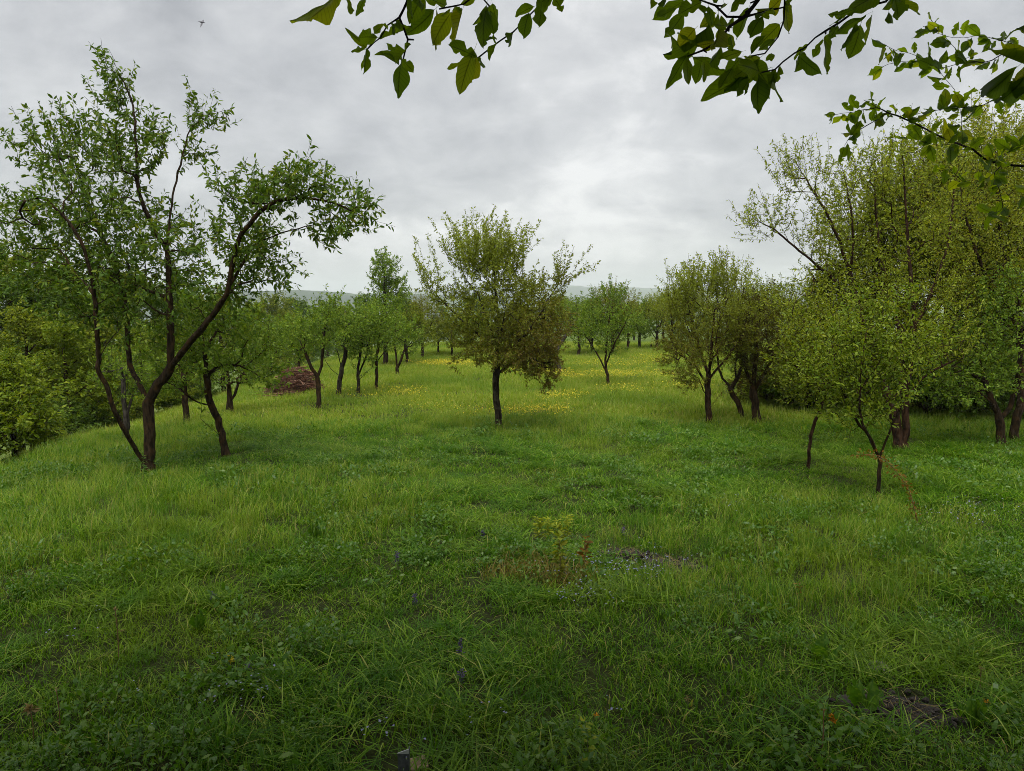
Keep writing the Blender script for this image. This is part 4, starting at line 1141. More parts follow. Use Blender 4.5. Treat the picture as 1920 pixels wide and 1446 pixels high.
lv5 = [(80, -15, 72, 62, 56), (160, -15, 172, 52, 66), (305, 5, 108, 145, 92), (300, 95, 170, 252, 104), (485, 178, 168, 396, 200), (330, -20, 430, 120, 110), (475, 45, 505, 172, 92), (425, 15, 262, 104, 96), (565, 188, 642, 335, 112),
       (545, 200, 505, 355, 100), (705, 358, 556, 408, 62), (335, 360, 178, 592, 92), (325, 400, 330, 570, 72), (425, 415, 393, 578, 84), (360, 388, 616, 500, 126), (790, 420, 600, 622, 132), (835, 500, 422, 702, 158), (822, 515, 803, 782, 124),
       (880, 495, 945, 708, 124), (762, 540, 676, 670, 52), (732, 570, 725, 656, 36), (770, 372, 872, 258, 72), (870, 420, 928, 385, 46), (642, 118, 606, 192, 42), (600, 28, 540, 64, 50), (985, -20, 890, 72, 140), (1005, 5, 1022, 64, 42),
       (1565, 105, 1276, 232, 96), (1605, 105, 1592, 305, 108), (1525, 175, 1445, 408, 124), (1500, 165, 1388, 345, 74), (1765, -10, 1782, 126, 92), (1722, 85, 1742, 160, 52), (1500, 58, 1378, 112, 42), (1405, 118, 1305, 172, 40),
       (1640, -20, 1560, 45, 84), (1760, -30, 1680, 66, 80), (560, 330, 450, 460, 110), (700, 400, 600, 520, 100), (250, 60, 130, 120, 60), (520, 100, 430, 190, 90), (380, 200, 260, 330, 130), (640, 470, 560, 600, 70), (920, 480, 930, 570, 60), (780, 400, 720, 380, 36)]
for (x0, y0, x1, y1, w) in lv5:
    dz = r_n.uniform(-0.05, 0.06)
    place_leaf(rb, OB, A5(x0, y0, dz), A5(x1, y1, dz + r_n.uniform(-0.03, 0.03)), w / 3.692 * (DN + dz) / FPX * 1.0, r_n)
# smaller leaves along the thin ends of both twigs
for br, tr, k in ((lb, lt, 26), (rb, rt, 44)):
    ends = np.array([i for i in range(6, tr.n) if tr.rad[i] < 0.0032 and (tr.P[i] + OB)[1] > 1.04])
    for i in r_n.choice(ends, min(k, len(ends)), replace=False):
        b = tr.P[i] + OB
        d = norm(tr.D[i] * 0.4 + r_n.normal(0, 0.8, 3) + np.array([0, 0, -0.45]))
        L = r_n.uniform(0.02, 0.055)
        place_leaf(br, OB, b + d * 0.008, b + d * (0.008 + L), L * r_n.uniform(0.42, 0.6), r_n, 0.9)
# one leaf bunch very close at the right
cb, _ = branch(over, OB, [[OB + (3.0, 3.3, 4.1), at(2150, -150, 1.0), at(2050, 40, 1.0), at(1960, 110, 1.0), at(1900, 150, 1.0)]], 0.004, 303, 0.1)
for (x0, y0, x1, y1, w) in [(1925, 122, 1842, 98, 34), (1905, 128, 1844, 182, 34), (1925, 140, 1882, 182, 34), (1940, 150, 1912, 192, 32), (1925, 45, 1895, 60, 26), (1930, 110, 1885, 84, 26), (1945, 130, 1900, 150, 30)]:
    place_leaf(cb, OB, at(x0, y0, 1.0), at(x1, y1, 0.97), w / FPX * 1.1, r_n)

# second tree, at the right out of the frame, whose branch reaches in
RB = np.array([4.5, 3.4, float(gz(4.5, 3.4))])
side = thing('side_tree', 'tree beside the camera whose fine leafy branch reaches in from the upper right', 'tree', RB)
L3 = [[(0, 0, -0.1), (0.0, 0.0, 1.0), (0.05, 0.05, 2.0), (0.0, 0.0, 3.0), (0.05, 0, 4.2)],
      [(0.02, 0, 1.7), (0.6, -0.8, 2.7), (1.0, -1.6, 3.6)], [(0.02, 0, 1.8), (0.9, 0.7, 2.8), (1.6, 1.2, 3.7)], [(0.02, 0, 2.0), (-0.3, -1.2, 3.2), (-0.6, -2.2, 4.0)]]
w_, c_ = grow(202, L3, [dict(blobs=[((0.9, 0.2, 3.6), (1.3, 1.5, 1.2), 220), ((0.6, -1.4, 3.7), (1.3, 1.3, 0.9), 150), ((1.7, 1.2, 3.5), (0.9, 1.0, 0.9), 100), ((-0.5, -2.4, 4.2), (1.3, 1.2, 0.7), 120)], shoot=dict(num=1, len=(0.15, 0.4), up=0.2))],
            0.12, leaf=0.12, spacing=0.022, rmax=0.009, fine=False, wide=0.55, up=1.3)  # crown stays out of frame, filled out to deepen the foreground shade
link('trunk', w_, M['bark_dark'], side)
link('crown', c_, M['leaf_plum'], side)
DS = 3.9


def A6(x, y, dy=0.0):
    return at(1520 + x / 3.615, 60 + y / 3.615, DS + dy)


trunk_pt = RB + np.array([0.03, 0.02, 2.3])
lines6 = [[trunk_pt, A6(2200, 880, -0.1), A6(1446, 905), A6(1210, 870), A6(1100, 800), A6(930, 732, 0.05), A6(780, 660, 0.1), A6(640, 590, 0.12), A6(520, 545, 0.14), A6(450, 512, 0.15), A6(360, 460, 0.15)],
          [A6(520, 545, 0.14), A6(410, 620, 0.1), A6(285, 690, 0.1), A6(230, 765, 0.1)],
          [A6(450, 512, 0.15), A6(300, 540, 0.15), A6(150, 560, 0.15)],
          [A6(985, 755, 0.05), A6(860, 766, 0.0), A6(690, 722, 0.0)],
          [A6(1000, 755, 0.05), A6(1022, 620, 0.1), A6(990, 430, 0.1), A6(930, 340, 0.1), A6(850, 240, 0.12)],
          [A6(1210, 870), A6(1330, 820, -0.2), A6(1460, 765, -0.3), A6(1560, 700, -0.4)],
          [A6(2200, 880, -0.1), A6(1700, 250, 0.2), A6(1446, 105, 0.2), A6(1200, 200, 0.2), A6(1060, 202, 0.2), A6(900, 240, 0.2), A6(780, 200, 0.22), A6(680, 145, 0.22), A6(560, 120, 0.22), A6(500, 85, 0.22)],
          [A6(900, 240, 0.2), A6(700, 200, 0.25), A6(560, 210, 0.25), A6(480, 240, 0.25)],
          [A6(1446, 105, 0.2), A6(1300, 60, 0.2), A6(1160, 30, 0.2), A6(1000, 40, 0.2), A6(860, 10, 0.2), A6(760, -40, 0.2)],
          [A6(1700, 250, 0.2), A6(1250, 460, 0.1), A6(1120, 505, 0.1), A6(900, 522, 0.1), A6(700, 560, 0.1)],
          [A6(1060, 202, 0.2), A6(980, 110, 0.15), A6(900, 20, 0.15), A6(820, -80, 0.15)],
          [A6(1300, 900, 0.0), A6(1180, 1000, -0.1), A6(1030, 1010, -0.1), A6(930, 900, -0.1)],
          [A6(1446, 1100, -0.1), A6(1300, 1190, -0.1), A6(1200, 1240, -0.1)],
          [A6(2200, 880, -0.1), A6(1600, 1050, -0.1), A6(1446, 1100, -0.1)]]
sb, st = branch(side, RB, lines6, 0.011, 304, 0.05)
# leaves: bunches along the thin ends
cand = np.arange(4, st.n)
Pw = st.P[:st.n] + RB
okm = []
for i in cand:
    p = Pw[i]
    d = p - np.array([0, 0, H])
    f = d[1] * CP - d[2] * SP
    px = 960 + FPX * d[0] / f
    okm.append(px < 1935 and st.rad[i] < 0.0062)
cand = cand[np.array(okm)]
pick = r_n.choice(cand, min(270, len(cand)), replace=False)
for i in pick:
    b = Pw[i]
    d = norm(st.D[i] * 0.6 + r_n.normal(0, 0.75, 3) + np.array([0, 0, -0.15]))
    L = r_n.uniform(0.05, 0.095)
    place_leaf(sb, RB, b + d * 0.010, b + d * (0.010 + L), L * 0.52, r_n, 0.9)
# ------------------------------------------------------------------ grass and meadow flowers
P_DRY = (1.1, (0.17, 0.155, 0.050), 0.55, 0.72, 0.55)
M['grass'] = leaf_mat('grass', [(0.0, (0.020, 0.070, 0.0015)), (0.35, (0.058, 0.145, 0.004)), (0.65, (0.100, 0.210, 0.007)), (0.86, (0.170, 0.285, 0.018)), (0.95, (0.25, 0.33, 0.055)), (1.0, (0.30, 0.25, 0.08))], trans=0.42, rough=0.38, spec=0.13, tgain=(1.35, 1.45, 0.4),  # blade tones spread wide: palest imitate sky glints, darkest the shaded gaps
                      patch=[(0.45, (0.165, 0.215, 0.018), 0.48, 0.66, 0.42), (1.7, (0.036, 0.120, 0.006), 0.52, 0.66, 0.6)])
M['grass_pale'] = leaf_mat('grass_pale', [(0.0, (0.105, 0.195, 0.012)), (0.5, (0.165, 0.255, 0.020)), (0.85, (0.220, 0.290, 0.038)), (1.0, (0.32, 0.31, 0.09))], trans=0.45, rough=0.6, spec=0.10, tgain=(1.45, 1.4, 0.5),
                           patch=[(0.3, (0.095, 0.185, 0.020), 0.48, 0.62, 0.6)])  # yellower seed-head grass, lightened further to imitate the brighter-lit far meadow
M['herb'] = leaf_mat('herb', [(0.0, (0.036, 0.100, 0.006)), (0.6, (0.064, 0.148, 0.010)), (1.0, (0.11, 0.190, 0.018))], trans=0.4, rough=0.36, spec=0.35, tgain=(1.4, 1.4, 0.5))
M['seed'] = leaf_mat('seed', [(0.0, (0.16, 0.17, 0.06)), (1.0, (0.25, 0.22, 0.11))], trans=0.3, rough=0.6)
M['straw'] = leaf_mat('straw', [(0.0, (0.16, 0.12, 0.05)), (0.6, (0.24, 0.18, 0.08)), (1.0, (0.30, 0.25, 0.13))], trans=0.2, rough=0.6)
M['dry_tuft'] = leaf_mat('dry_tuft', [(0.0, (0.085, 0.125, 0.012)), (0.4, (0.15, 0.15, 0.025)), (0.75, (0.19, 0.14, 0.035)), (1.0, (0.26, 0.20, 0.08))], trans=0.3, rough=0.5)
M['yellow'] = leaf_mat('yellow', [(0.0, (0.45, 0.36, 0.015)), (1.0, (0.66, 0.56, 0.05))], trans=0.3, rough=0.5, tgain=(1, 1, 1))
M['lilac'] = leaf_mat('lilac', [(0.0, (0.17, 0.18, 0.32)), (1.0, (0.32, 0.33, 0.46))], trans=0.3, rough=0.6, tgain=(1, 1, 1))
M['violet'] = leaf_mat('violet', [(0.0, (0.06, 0.042, 0.11)), (1.0, (0.13, 0.10, 0.20))], trans=0.3, rough=0.6, tgain=(1, 1, 1))
M['orange'] = leaf_mat('orange', [(0.0, (0.42, 0.17, 0.008)), (1.0, (0.55, 0.27, 0.015))], trans=0.2, rough=0.6, tgain=(1, 1, 1))
M['fern'] = leaf_mat('fern', [(0.0, (0.20, 0.26, 0.018)), (1.0, (0.34, 0.37, 0.03))], trans=0.45, tgain=(1.2, 1.2, 0.6))


def blades(r, n, radius, h0, h1, width, bend, bx=None):
    """n grass blades: returns verts (n,7,3) and faces"""
    a = r.uniform(0, 2 * math.pi, n); rr = radius * np.sqrt(r.uniform(0, 1, n))
    base = np.stack([rr * np.cos(a), rr * np.sin(a), np.full(n, -0.01)], 1)
    h = r.uniform(h0, h1, n)
    az = r.uniform(0, 2 * math.pi, n)
    dirv = np.stack([np.cos(az), np.sin(az), 0 * az], 1)
    sd = np.stack([-np.sin(az + r.normal(0, 0.7, n)), np.cos(az), 0 * az], 1)
    bn = r.uniform(bend[0], bend[1], n)
    w = width * r.uniform(0.6, 1.3, n)
    V = np.zeros((n, 7, 3))
    for k, t in enumerate((0.0, 0.42, 0.76)):
        c = base + dirv * (bn * h * (0.15 * t + 0.85 * t ** 2.2))[:, None] + np.array([0, 0, 1]) * (h * (t - 0.42 * bn * t ** 2.4))[:, None]
        ww = (w * (0.75, 1.0, 0.7)[k] * 0.5)[:, None]
        V[:, 2 * k] = c - sd * ww; V[:, 2 * k + 1] = c + sd * ww
    V[:, 6] = base + dirv * (bn * h)[:, None] + np.array([0, 0, 1]) * (h * (1 - 0.42 * bn))[:, None]
    return V


def blade_mesh(name, sets, mat, extra=None):
    Vs, F4, F3, R4, R3, off = [], [], [], [], [], 0
    r = np.random.default_rng(hash(name) % 1000 if False else len(name))
    for V, q in sets:
        n = len(V)
        b = (np.arange(n) * 7)[:, None] + off
        F4 += [b + np.array([[0, 1, 3, 2]]), b + np.array([[2, 3, 5, 4]])]
        F3 += [b + np.array([[4, 5, 6]])]
        R4 += [q, q]; R3 += [q]
        Vs.append(V.reshape(-1, 3)); off += n * 7
    V = np.concatenate(Vs)
    return mesh_np(name, V, [np.concatenate(F4), np.concatenate(F3)], {'rnd': ('FACE', np.concatenate(R4 + R3))})


def clump_coll(name, items):
    c = bpy.data.collections.new(name)          # never linked to the scene: only a store of tufts
    for i, (me, mat) in enumerate(items):
        if not me.materials: me.materials.append(mat)
        o = bpy.data.objects.new('%s_%02d' % (name, i), me)
        c.objects.link(o)
    return c


def scatter(name, P, rot, scl, idx, coll, label, cat):
    me = bpy.data.meshes.new(name)
    me.vertices.add(len(P)); me.vertices.foreach_set('co', np.ascontiguousarray(P, np.float32).ravel())
    a = me.attributes.new('rot', 'FLOAT_VECTOR', 'POINT'); a.data.foreach_set('vector', np.ascontiguousarray(rot, np.float32).ravel())
    a = me.attributes.new('scl', 'FLOAT_VECTOR', 'POINT'); a.data.foreach_set('vector', np.ascontiguousarray(scl, np.float32).ravel())
    a = me.attributes.new('idx', 'INT', 'POINT'); a.data.foreach_set('value', np.ascontiguousarray(idx, np.int32))
    o = link(name, me)
    ng = bpy.data.node_groups.new(name, 'GeometryNodeTree')
    ng.interface.new_socket('Geometry', in_out='INPUT', socket_type='NodeSocketGeometry')
    ng.interface.new_socket('Geometry', in_out='OUTPUT', socket_type='NodeSocketGeometry')
    gi, go = ng.nodes.new('NodeGroupInput'), ng.nodes.new('NodeGroupOutput')
    ci = ng.nodes.new('GeometryNodeCollectionInfo'); ci.inputs['Collection'].default_value = coll
    ci.inputs['Separate Children'].default_value = True; ci.inputs['Reset Children'].default_value = True
    ip = ng.nodes.new('GeometryNodeInstanceOnPoints'); ip.inputs['Pick Instance'].default_value = True
    L = ng.links.new
    L(gi.outputs[0], ip.inputs['Points']); L(ci.outputs[0], ip.inputs['Instance'])
    for nm, ty, sock in (('rot', 'FLOAT_VECTOR', 'Rotation'), ('scl', 'FLOAT_VECTOR', 'Scale'), ('idx', 'INT', 'Instance Index')):
        na = ng.nodes.new('GeometryNodeInputNamedAttribute'); na.data_type = ty; na.inputs['Name'].default_value = nm
        L(na.outputs['Attribute'], ip.inputs[sock])
    L(ip.outputs[0], go.inputs[0])
    m = o.modifiers.new('scatter', 'NODES'); m.node_group = ng
    return tag(o, label, cat, kind='stuff')


rg = np.random.default_rng(77)


def q(n): return rg.uniform(0, 1, n)


tufts = []


def soft(r, n, radius, *a):
    """blades thinning out towards the rim, so neighbouring tufts melt together"""
    V = blades(r, n, radius, *a)
    k = r.uniform(0.25, 1.0, n)[:, None, None]
    c = V[:, :2].mean(1, keepdims=True) * np.array([1, 1, 0])
    return V - c * (1 - k)


for k in range(4):                                   # fine lawn-like tufts
    tufts.append((blade_mesh('tuft', [(soft(rg, 230, 0.36, 0.05, 0.16, 0.0062, (0.1, 0.9)), q(230)), (soft(rg, 34, 0.36, 0.14, 0.24, 0.004, (0.3, 1.1)), q(34))], M['grass']), M['grass']))
for k in range(4):                                   # lush arching tufts
    tufts.append((blade_mesh('tuft', [(soft(rg, 170, 0.33, 0.12, 0.32, 0.0078, (0.35, 1.25)), q(170)), (soft(rg, 90, 0.34, 0.05, 0.14, 0.008, (0.2, 0.8)), q(90))], M['grass']), M['grass']))
for k in range(3):                                   # tall meadow tufts with seed stalks
    tufts.append((blade_mesh('tuft', [(soft(rg, 170, 0.36, 0.10, 0.30, 0.0048, (0.1, 0.8)), q(170)), (soft(rg, 55, 0.36, 0.26, 0.44, 0.0030, (0.05, 0.5)), 0.86 + 0.14 * q(55))], M['grass']), M['grass']))
for k in range(4):                                   # coarse tufts for the far meadow
    tufts.append((blade_mesh('tuft', [(soft(rg, 420, 1.0, 0.06, 0.20, 0.015, (0.1, 0.8)), q(420)), (soft(rg, 90, 1.0, 0.18, 0.32, 0.008, (0.05, 0.6)), 0.7 + 0.3 * q(90))], M['grass_pale']), M['grass_pale']))


def herb_clump(r, n, radius, h, leaf, wide=0.5):
    a = r.uniform(0, 2 * math.pi, n); rr = radius * np.sqrt(r.uniform(0, 1, n)) * r.uniform(0.4, 1, n)
    P = np.stack([rr * np.cos(a), rr * np.sin(a), r.uniform(0.25, 1, n) * h], 1)
    D = np.stack([np.cos(a), np.sin(a), 0.2 + 0 * a], 1)
    return leaves_mesh('herb', r, P, D, leaf, wide, True, -0.1, 1.6, 0.4)


herbs = []
for k in range(3): herbs.append((herb_clump(rg, 130, 0.30, 0.13, 0.042, 0.62), M['herb']))
for k in range(2): herbs.append((herb_clump(rg, 46, 0.28, 0.14, 0.085, 0.38), M['herb']))
for k in range(2): herbs.append((herb_clump(rg, 150, 0.24, 0.24, 0.04, 0.40), M['herb']))

TUFT, HERB = clump_coll('tuft_store', tufts), clump_coll('herb_store', herbs)
DRY = [(ground(1020, 1075), 0.42, 0.20), (ground(1036, 1016), 0.24, 0.10)]
SOIL = [(ground(1690, 1335), 0.34, 0.20), (ground(1262, 1062), 0.30, 0.22), (ground(1175, 1042), 0.30, 0.12), (ground(775, 1440), 0.14, 0.13), (ground(1645, 1252), 0.06, 0.04)]


def meadow_points(sp, y0, y1, xr=3.0, xmin=-11.5, xmax=16.0, part=1.0, grow=0.10):
    ys = np.arange(y0, y1, sp)
    X, Y = [], []
    for i, yy in enumerate(ys):
        h = 0.69 * yy + xr
        xx = np.arange(max(-h, xmin), min(h, xmax), sp) + (i % 2) * sp / 2
        X.append(xx); Y.append(np.full(len(xx), yy))
    x, y = np.concatenate(X), np.concatenate(Y)
    x = x + rg.uniform(-0.5, 0.5, len(x)) * sp; y = y + rg.uniform(-0.5, 0.5, len(x)) * sp
    keep = rg.uniform(0, 1, len(x)) < part
    for c, a, b in SOIL:
        keep &= np.hypot((x - c[0]) / (a + grow), (y - c[1]) / (b + grow * 0.9)) > 1
    for c, a, b in DRY:
        keep &= np.hypot((x - c[0]) / (a + 0.08), (y - c[1]) / (b + 0.08)) > 1
    return x[keep], y[keep]


def lumps(x, y, k, ph):
    return 0.5 + 0.25 * np.sin(x * k + ph + 1.3 * np.sin(y * k * 0.7 + ph)) + 0.25 * np.sin(y * k * 1.2 - ph + 1.1 * np.sin(x * k * 0.9))


x, y = meadow_points(0.29, 2.2, 16.0, 1.6)
n = len(x)
tall = lumps(x, y, 0.8, 0.3)
tall = np.clip(tall + np.where(x < -1, 0.18, -0.05) + 0.25 * np.exp(-((x + 2.6) ** 2 / 3 + (y - 8.5) ** 2 / 6)), 0, 1)
lush = lumps(x, y, 1.9, 2.0)
idx = rg.integers(0, 4, n)
idx = np.where((lush > 0.55) & (rg.uniform(0, 1, n) < 0.75), rg.integers(4, 8, n), idx)
idx = np.where((tall > 0.62) & (y > 5.5) & (rg.uniform(0, 1, n) < 0.6), rg.integers(8, 11, n), idx)
s = (0.42 + 0.30 * tall) * rg.uniform(0.75, 1.2, n) * np.where(y < 7, 1.12, 1.0)
rot = np.stack([rg.normal(0, 0.05, n), rg.normal(0, 0.05, n), rg.uniform(0, 6.28, n)], 1)
w = rg.uniform(0.9, 1.15, n)
scatter('meadow_grass', np.stack([x, y, gz(x, y)], 1), rot, np.stack([w, w, s], 1), idx, TUFT, 'green grass covering the near half of the meadow', 'grass')
x, y = meadow_points(0.75, 15.4, 52.0, 3.0, -13, 24)
n = len(x)
s = rg.uniform(0.8, 1.25, n) * (0.55 + 0.35 * lumps(x, y, 0.35, 1.0))
slope = np.where(x < -8.1, 0.29, np.where(x < -3.5, 0.02 * -(x + 3.5), 0.0))
rot = np.stack([rg.normal(0, 0.02, n), -slope, 0 * x], 1)
w = rg.uniform(0.9, 1.15, n) * np.where(rg.uniform(0, 1, n) < 0.5, -1, 1)
scatter('meadow_grass', np.stack([x, y, gz(x, y)], 1), rot, np.stack([w, np.abs(w), s], 1), rg.integers(11, 15, n), TUFT, 'pale green grass covering the far half of the meadow', 'grass')
x, y = meadow_points(0.36, 2.2, 14.0, 1.6, part=0.55)
k = lumps(x, y, 1.4, 4.0) * 0.7 + lumps(x, y, 3.3, 1.0) * 0.3 > 0.50
x, y = x[k], y[k]
n = len(x)
s = rg.uniform(0.7, 1.25, n)
rot = np.stack([rg.normal(0, 0.1, n), rg.normal(0, 0.1, n), rg.uniform(0, 6.28, n)], 1)
scatter('meadow_herbs', np.stack([x, y, gz(x, y) + 0.01], 1), rot, np.stack([s, s, s], 1), rg.integers(0, len(herbs), n), HERB, 'low broad-leaved weeds growing among the near grass', 'weeds')


# flowers too many to count
def petal_disc(c, rad, tilt, r, k=5):
    a0 = r.uniform(0, 6.28)
    V, F = [c], []
    for j in range(2 * k):
        a = a0 + j * math.pi / k
        rr = rad * (1.0 if j % 2 == 0 else 0.55)
        V.append(c + np.array([rr * math.cos(a), rr * math.sin(a), 0.35 * rr + tilt * rr * math.cos(a)]))
    for j in range(2 * k):
        F.append((0, 1 + j, 1 + (j + 1) % (2 * k)))
    return np.array(V), np.array(F)


def flower_mesh(r, n, radius, h0, h1, rad):
    Vs, Fs, off = [], [], 0
    for i in range(n):
        a, rr = r.uniform(0, 6.28), radius * math.sqrt(r.uniform(0, 1))
        V, F = petal_disc(np.array([rr * math.cos(a), rr * math.sin(a), r.uniform(h0, h1)]), rad * r.uniform(0.8, 1.2), r.normal(0, 0.5), r)
        Vs.append(V); Fs.append(F + off); off += len(V)
    F = np.concatenate(Fs)
    return mesh_np('flower', np.concatenate(Vs), [F], {'rnd': ('FACE', r.uniform(0, 1, len(F)))})


BUTTER = clump_coll('buttercup_store', [(flower_mesh(rg, 13, 0.42, 0.16, 0.27, 0.0135), M['yellow']) for _ in range(4)])
SPEED = clump_coll('speedwell_store', [(flower_mesh(rg, 3, 0.07, 0.09, 0.17, 0.008), M['lilac']) for _ in range(4)])


def flower_field(name, patches, coll, label, cat, extra=None):
    P = []
    for (px, py, rx, ry, k) in patches:
        for _ in range(k):
            a, rr = rg.uniform(0, 6.28), math.sqrt(rg.uniform(0, 1))
            g = ground(px + rx * rr * math.cos(a), py + ry * rr * math.sin(a))
            P.append(g)
    P = np.array(P); n = len(P)
    P[:, :2] += rg.normal(0, 0.08, (n, 2)); P[:, 2] = gz(P[:, 0], P[:, 1])
    s = rg.uniform(0.75, 1.2, n)
    scatter(name, P, np.stack([0 * s, 0 * s, rg.uniform(0, 6.28, n)], 1), np.stack([s, s, s], 1), rg.integers(0, 4, n), coll, label, cat)


flower_field('yellow_wildflowers', [(845, 689, 62, 5, 170), (1000, 705, 60, 8, 60), (1100, 712, 90, 7, 150), (1160, 690, 80, 8, 90), (1230, 680, 40, 10, 60), (1210, 712, 60, 8, 60), (1040, 756, 30, 6, 24), (1075, 753, 26, 5, 22),
                                    (985, 785, 60, 5, 30), (1010, 783, 40, 4, 26), (1290, 735, 50, 8, 34), (1170, 740, 40, 8, 20), (770, 747, 30, 6, 26), (700, 752, 60, 12, 14), (820, 780, 120, 30, 16), 
                                    (1320, 700, 30, 12, 24), (1120, 660, 60, 4, 50)], BUTTER, 'yellow buttercups scattered through the far meadow', 'flowers')
flower_field('pale_wildflowers', [(1120, 1085, 90, 25, 34), (1200, 1095, 70, 14, 30), (1085, 1140, 50, 20, 22), (1250, 1065, 60, 20, 12), (1800, 975, 110, 25, 40), (1390, 965, 30, 10, 10), (440, 1335, 60, 18, 10), (900, 1390, 300, 50, 9), (300, 1280, 250, 120, 8)], SPEED,
             'pale blue speedwell flowers low in the grass', 'flowers')


# ------------------------------------------------------------------ single plants and small things in the grass
def tube(pts, r0, r1, k=6):
    pts = np.asarray(pts, float)
    d = np.gradient(pts, axis=0); d = norm(d)
    ref = np.array([[0.35, 0.9, 0.2]])
    u = norm(np.cross(d, ref)); w = np.cross(d, u)
    rr = np.linspace(r0, r1, len(pts))[:, None, None]
    a = np.arange(k) / k * 2 * math.pi
    V = pts[:, None] + rr * (np.cos(a)[None, :, None] * u[:, None] + np.sin(a)[None, :, None] * w[:, None])
    j = np.arange(k); j2 = (j + 1) % k
    f = np.stack([j, j2, j2 + k, j + k], 1)[None] + (np.arange(len(pts) - 1) * k)[:, None, None]
    F = [f.reshape(-1, 4), np.array([list(range(k))[::-1]]), np.array([[(len(pts) - 1) * k + t for t in range(k)]])]
    return V.reshape(-1, 3), F


def curve_pts(pts, m=8):
    t = Tree(1)
    t.limb(pts, step=max(0.01, np.linalg.norm(np.diff(np.asarray(pts, float), axis=0), axis=1).sum() / (m * (len(pts) - 1))), wob=0.0)
    return t.P[:t.n].copy()


M['stem'] = plain_mat('stem', (0.06, 0.09, 0.02), (0.12, 0.13, 0.04), 30, 0.6, 0.1)
M['stem_brown'] = plain_mat('stem_brown', (0.10, 0.05, 0.02), (0.20, 0.11, 0.05), 30, 0.6, 0.1)


def leafy_stem(name, label, cat, px, py, top, seed, n=26, leaf=0.05, mat='herb', lean=0.0, stem='stem', wide=0.4, group=None, r0=0.003, zlo=0.15):
    b = ground(px, py)
    tp = at(px + lean, top, b[1]) - b
    o = thing(name, label, cat, b, group)
    pts = curve_pts([(0, 0, -0.02), tp * 0.5 + np.array([0.012, 0, 0]), tp])
    V, F = tube(pts, r0, r0 * 0.45)
    link('stem', mesh_np('stem', V, F, smooth=True), M[stem], o)
    r = np.random.default_rng(seed)
    t = np.linspace(zlo, 1, n)
    P = tp[None] * t[:, None] + np.stack([0.012 * np.sin(math.pi * t), 0 * t, 0 * t], 1)
    a = np.arange(n) * 1.571 + r.normal(0, 0.3, n)
    D = np.stack([np.cos(a), np.sin(a), 0.25 + 0 * a], 1)
    link('foliage', leaves_mesh('foliage', r, P, D, leaf, wide, True, 0.0, 1.4, 2.6), M[mat], o)
    return o


leafy_stem('weed_stalk', 'thin leafy stalk standing up in the tall grass left of centre', 'weed', 686, 1040, 930, 1, 24, 0.045)
leafy_stem('weed_stalk', 'thin bare-looking dark stalk below the tall leafy stalk', 'weed', 719, 1160, 1080, 2, 14, 0.04)
leafy_stem('weed_stalk', 'leafy stalk near the foot of the large forked tree', 'weed', 400, 925, 860, 3, 22, 0.05)
leafy_stem('weed_stalk', 'leafy weed at the trunk foot of the large forked tree', 'weed', 268, 905, 858, 4, 26, 0.055)
leafy_stem('weed_stalk', 'leafy nettle-like stalk at the lower left corner area', 'weed', 340, 1440, 1300, 5, 34, 0.05)
leafy_stem('weed_stalk', 'leafy nettle-like stalk at the bottom left beside the other', 'weed', 258, 1440, 1345, 6, 34, 0.05)
leafy_stem('weed_stalk', 'yellowing leafy weed at the bottom centre right of the metal post', 'weed', 1098, 1440, 1352, 7, 22, 0.05, 'fern', wide=0.6)
leafy_stem('weed_stalk', 'spindly sapling shoot in the grass left of the orange bramble', 'weed', 1625, 1000, 945, 8, 20, 0.03, lean=-22)
for i, (px, lab) in enumerate([(1008, 'leftmost'), (1026, 'second'), (1044, 'third'), (1062, 'rightmost')]):
    leafy_stem('fern_frond', lab + ' of the four yellow-green fern-like shoots in mid meadow', 'plant', px, 1016 + (i % 2) * 4, 968 + (i % 3) * 4, 20 + i, 80, 0.07, 'fern', wide=0.3, group='yellow-green shoots in mid meadow', r0=0.002)
leafy_stem('dry_weed', 'yellow-brown leafy weed below the fern-like shoots', 'plant', 1048, 1092, 1004, 31, 70, 0.08, 'leaf_yellow', wide=0.55, stem='stem_brown')
leafy_stem('dry_weed', 'orange withered weed right of the yellow-brown weed', 'plant', 1092, 1068, 1010, 32, 40, 0.07, 'leaf_rust', wide=0.5, stem='stem_brown', lean=6)
leafy_stem('dry_weed', 'small rust-coloured weed in the grass at centre right', 'plant', 1498, 1118, 1094, 33, 12, 0.045, 'leaf_rust', wide=0.5, stem='stem_brown')

# dry grass tuft round the withered weeds
g0 = ground(1015, 1080)
ST = [(blade_mesh('dry_tuft', [(blades(rg, 150, 0.19, 0.06, 0.24, 0.006, (0.1, 0.9)), q(150))], M['dry_tuft']), M['dry_tuft']) for _ in range(2)]
for i, (px, py, lab) in enumerate([(950, 1085, 'leftmost dry straw-coloured grass tuft by the withered weeds'), (995, 1080, 'dry grass tuft directly left of the withered weeds'), (1080, 1088, 'dry grass tuft at the foot of the withered weeds'), (1020, 1062, 'dry grass tuft right under the fern-like shoots'), (975, 1060, 'dry grass tuft up left of the withered weeds'), (1045, 1098, 'dry grass tuft in front of the withered weeds')]):
    me_ = ST[i % 2][0]
    if not me_.materials: me_.materials.append(M['dry_tuft'])
    o = link('dry_grass_tuft', me_, None, None, ground(px, py))
    o.rotation_euler = (0, 0, i * 1.3); o.scale = (1.15, 1.0, 0.95)
    tag(o, lab, 'grass tuft', 'dry tufts by the withered weeds')

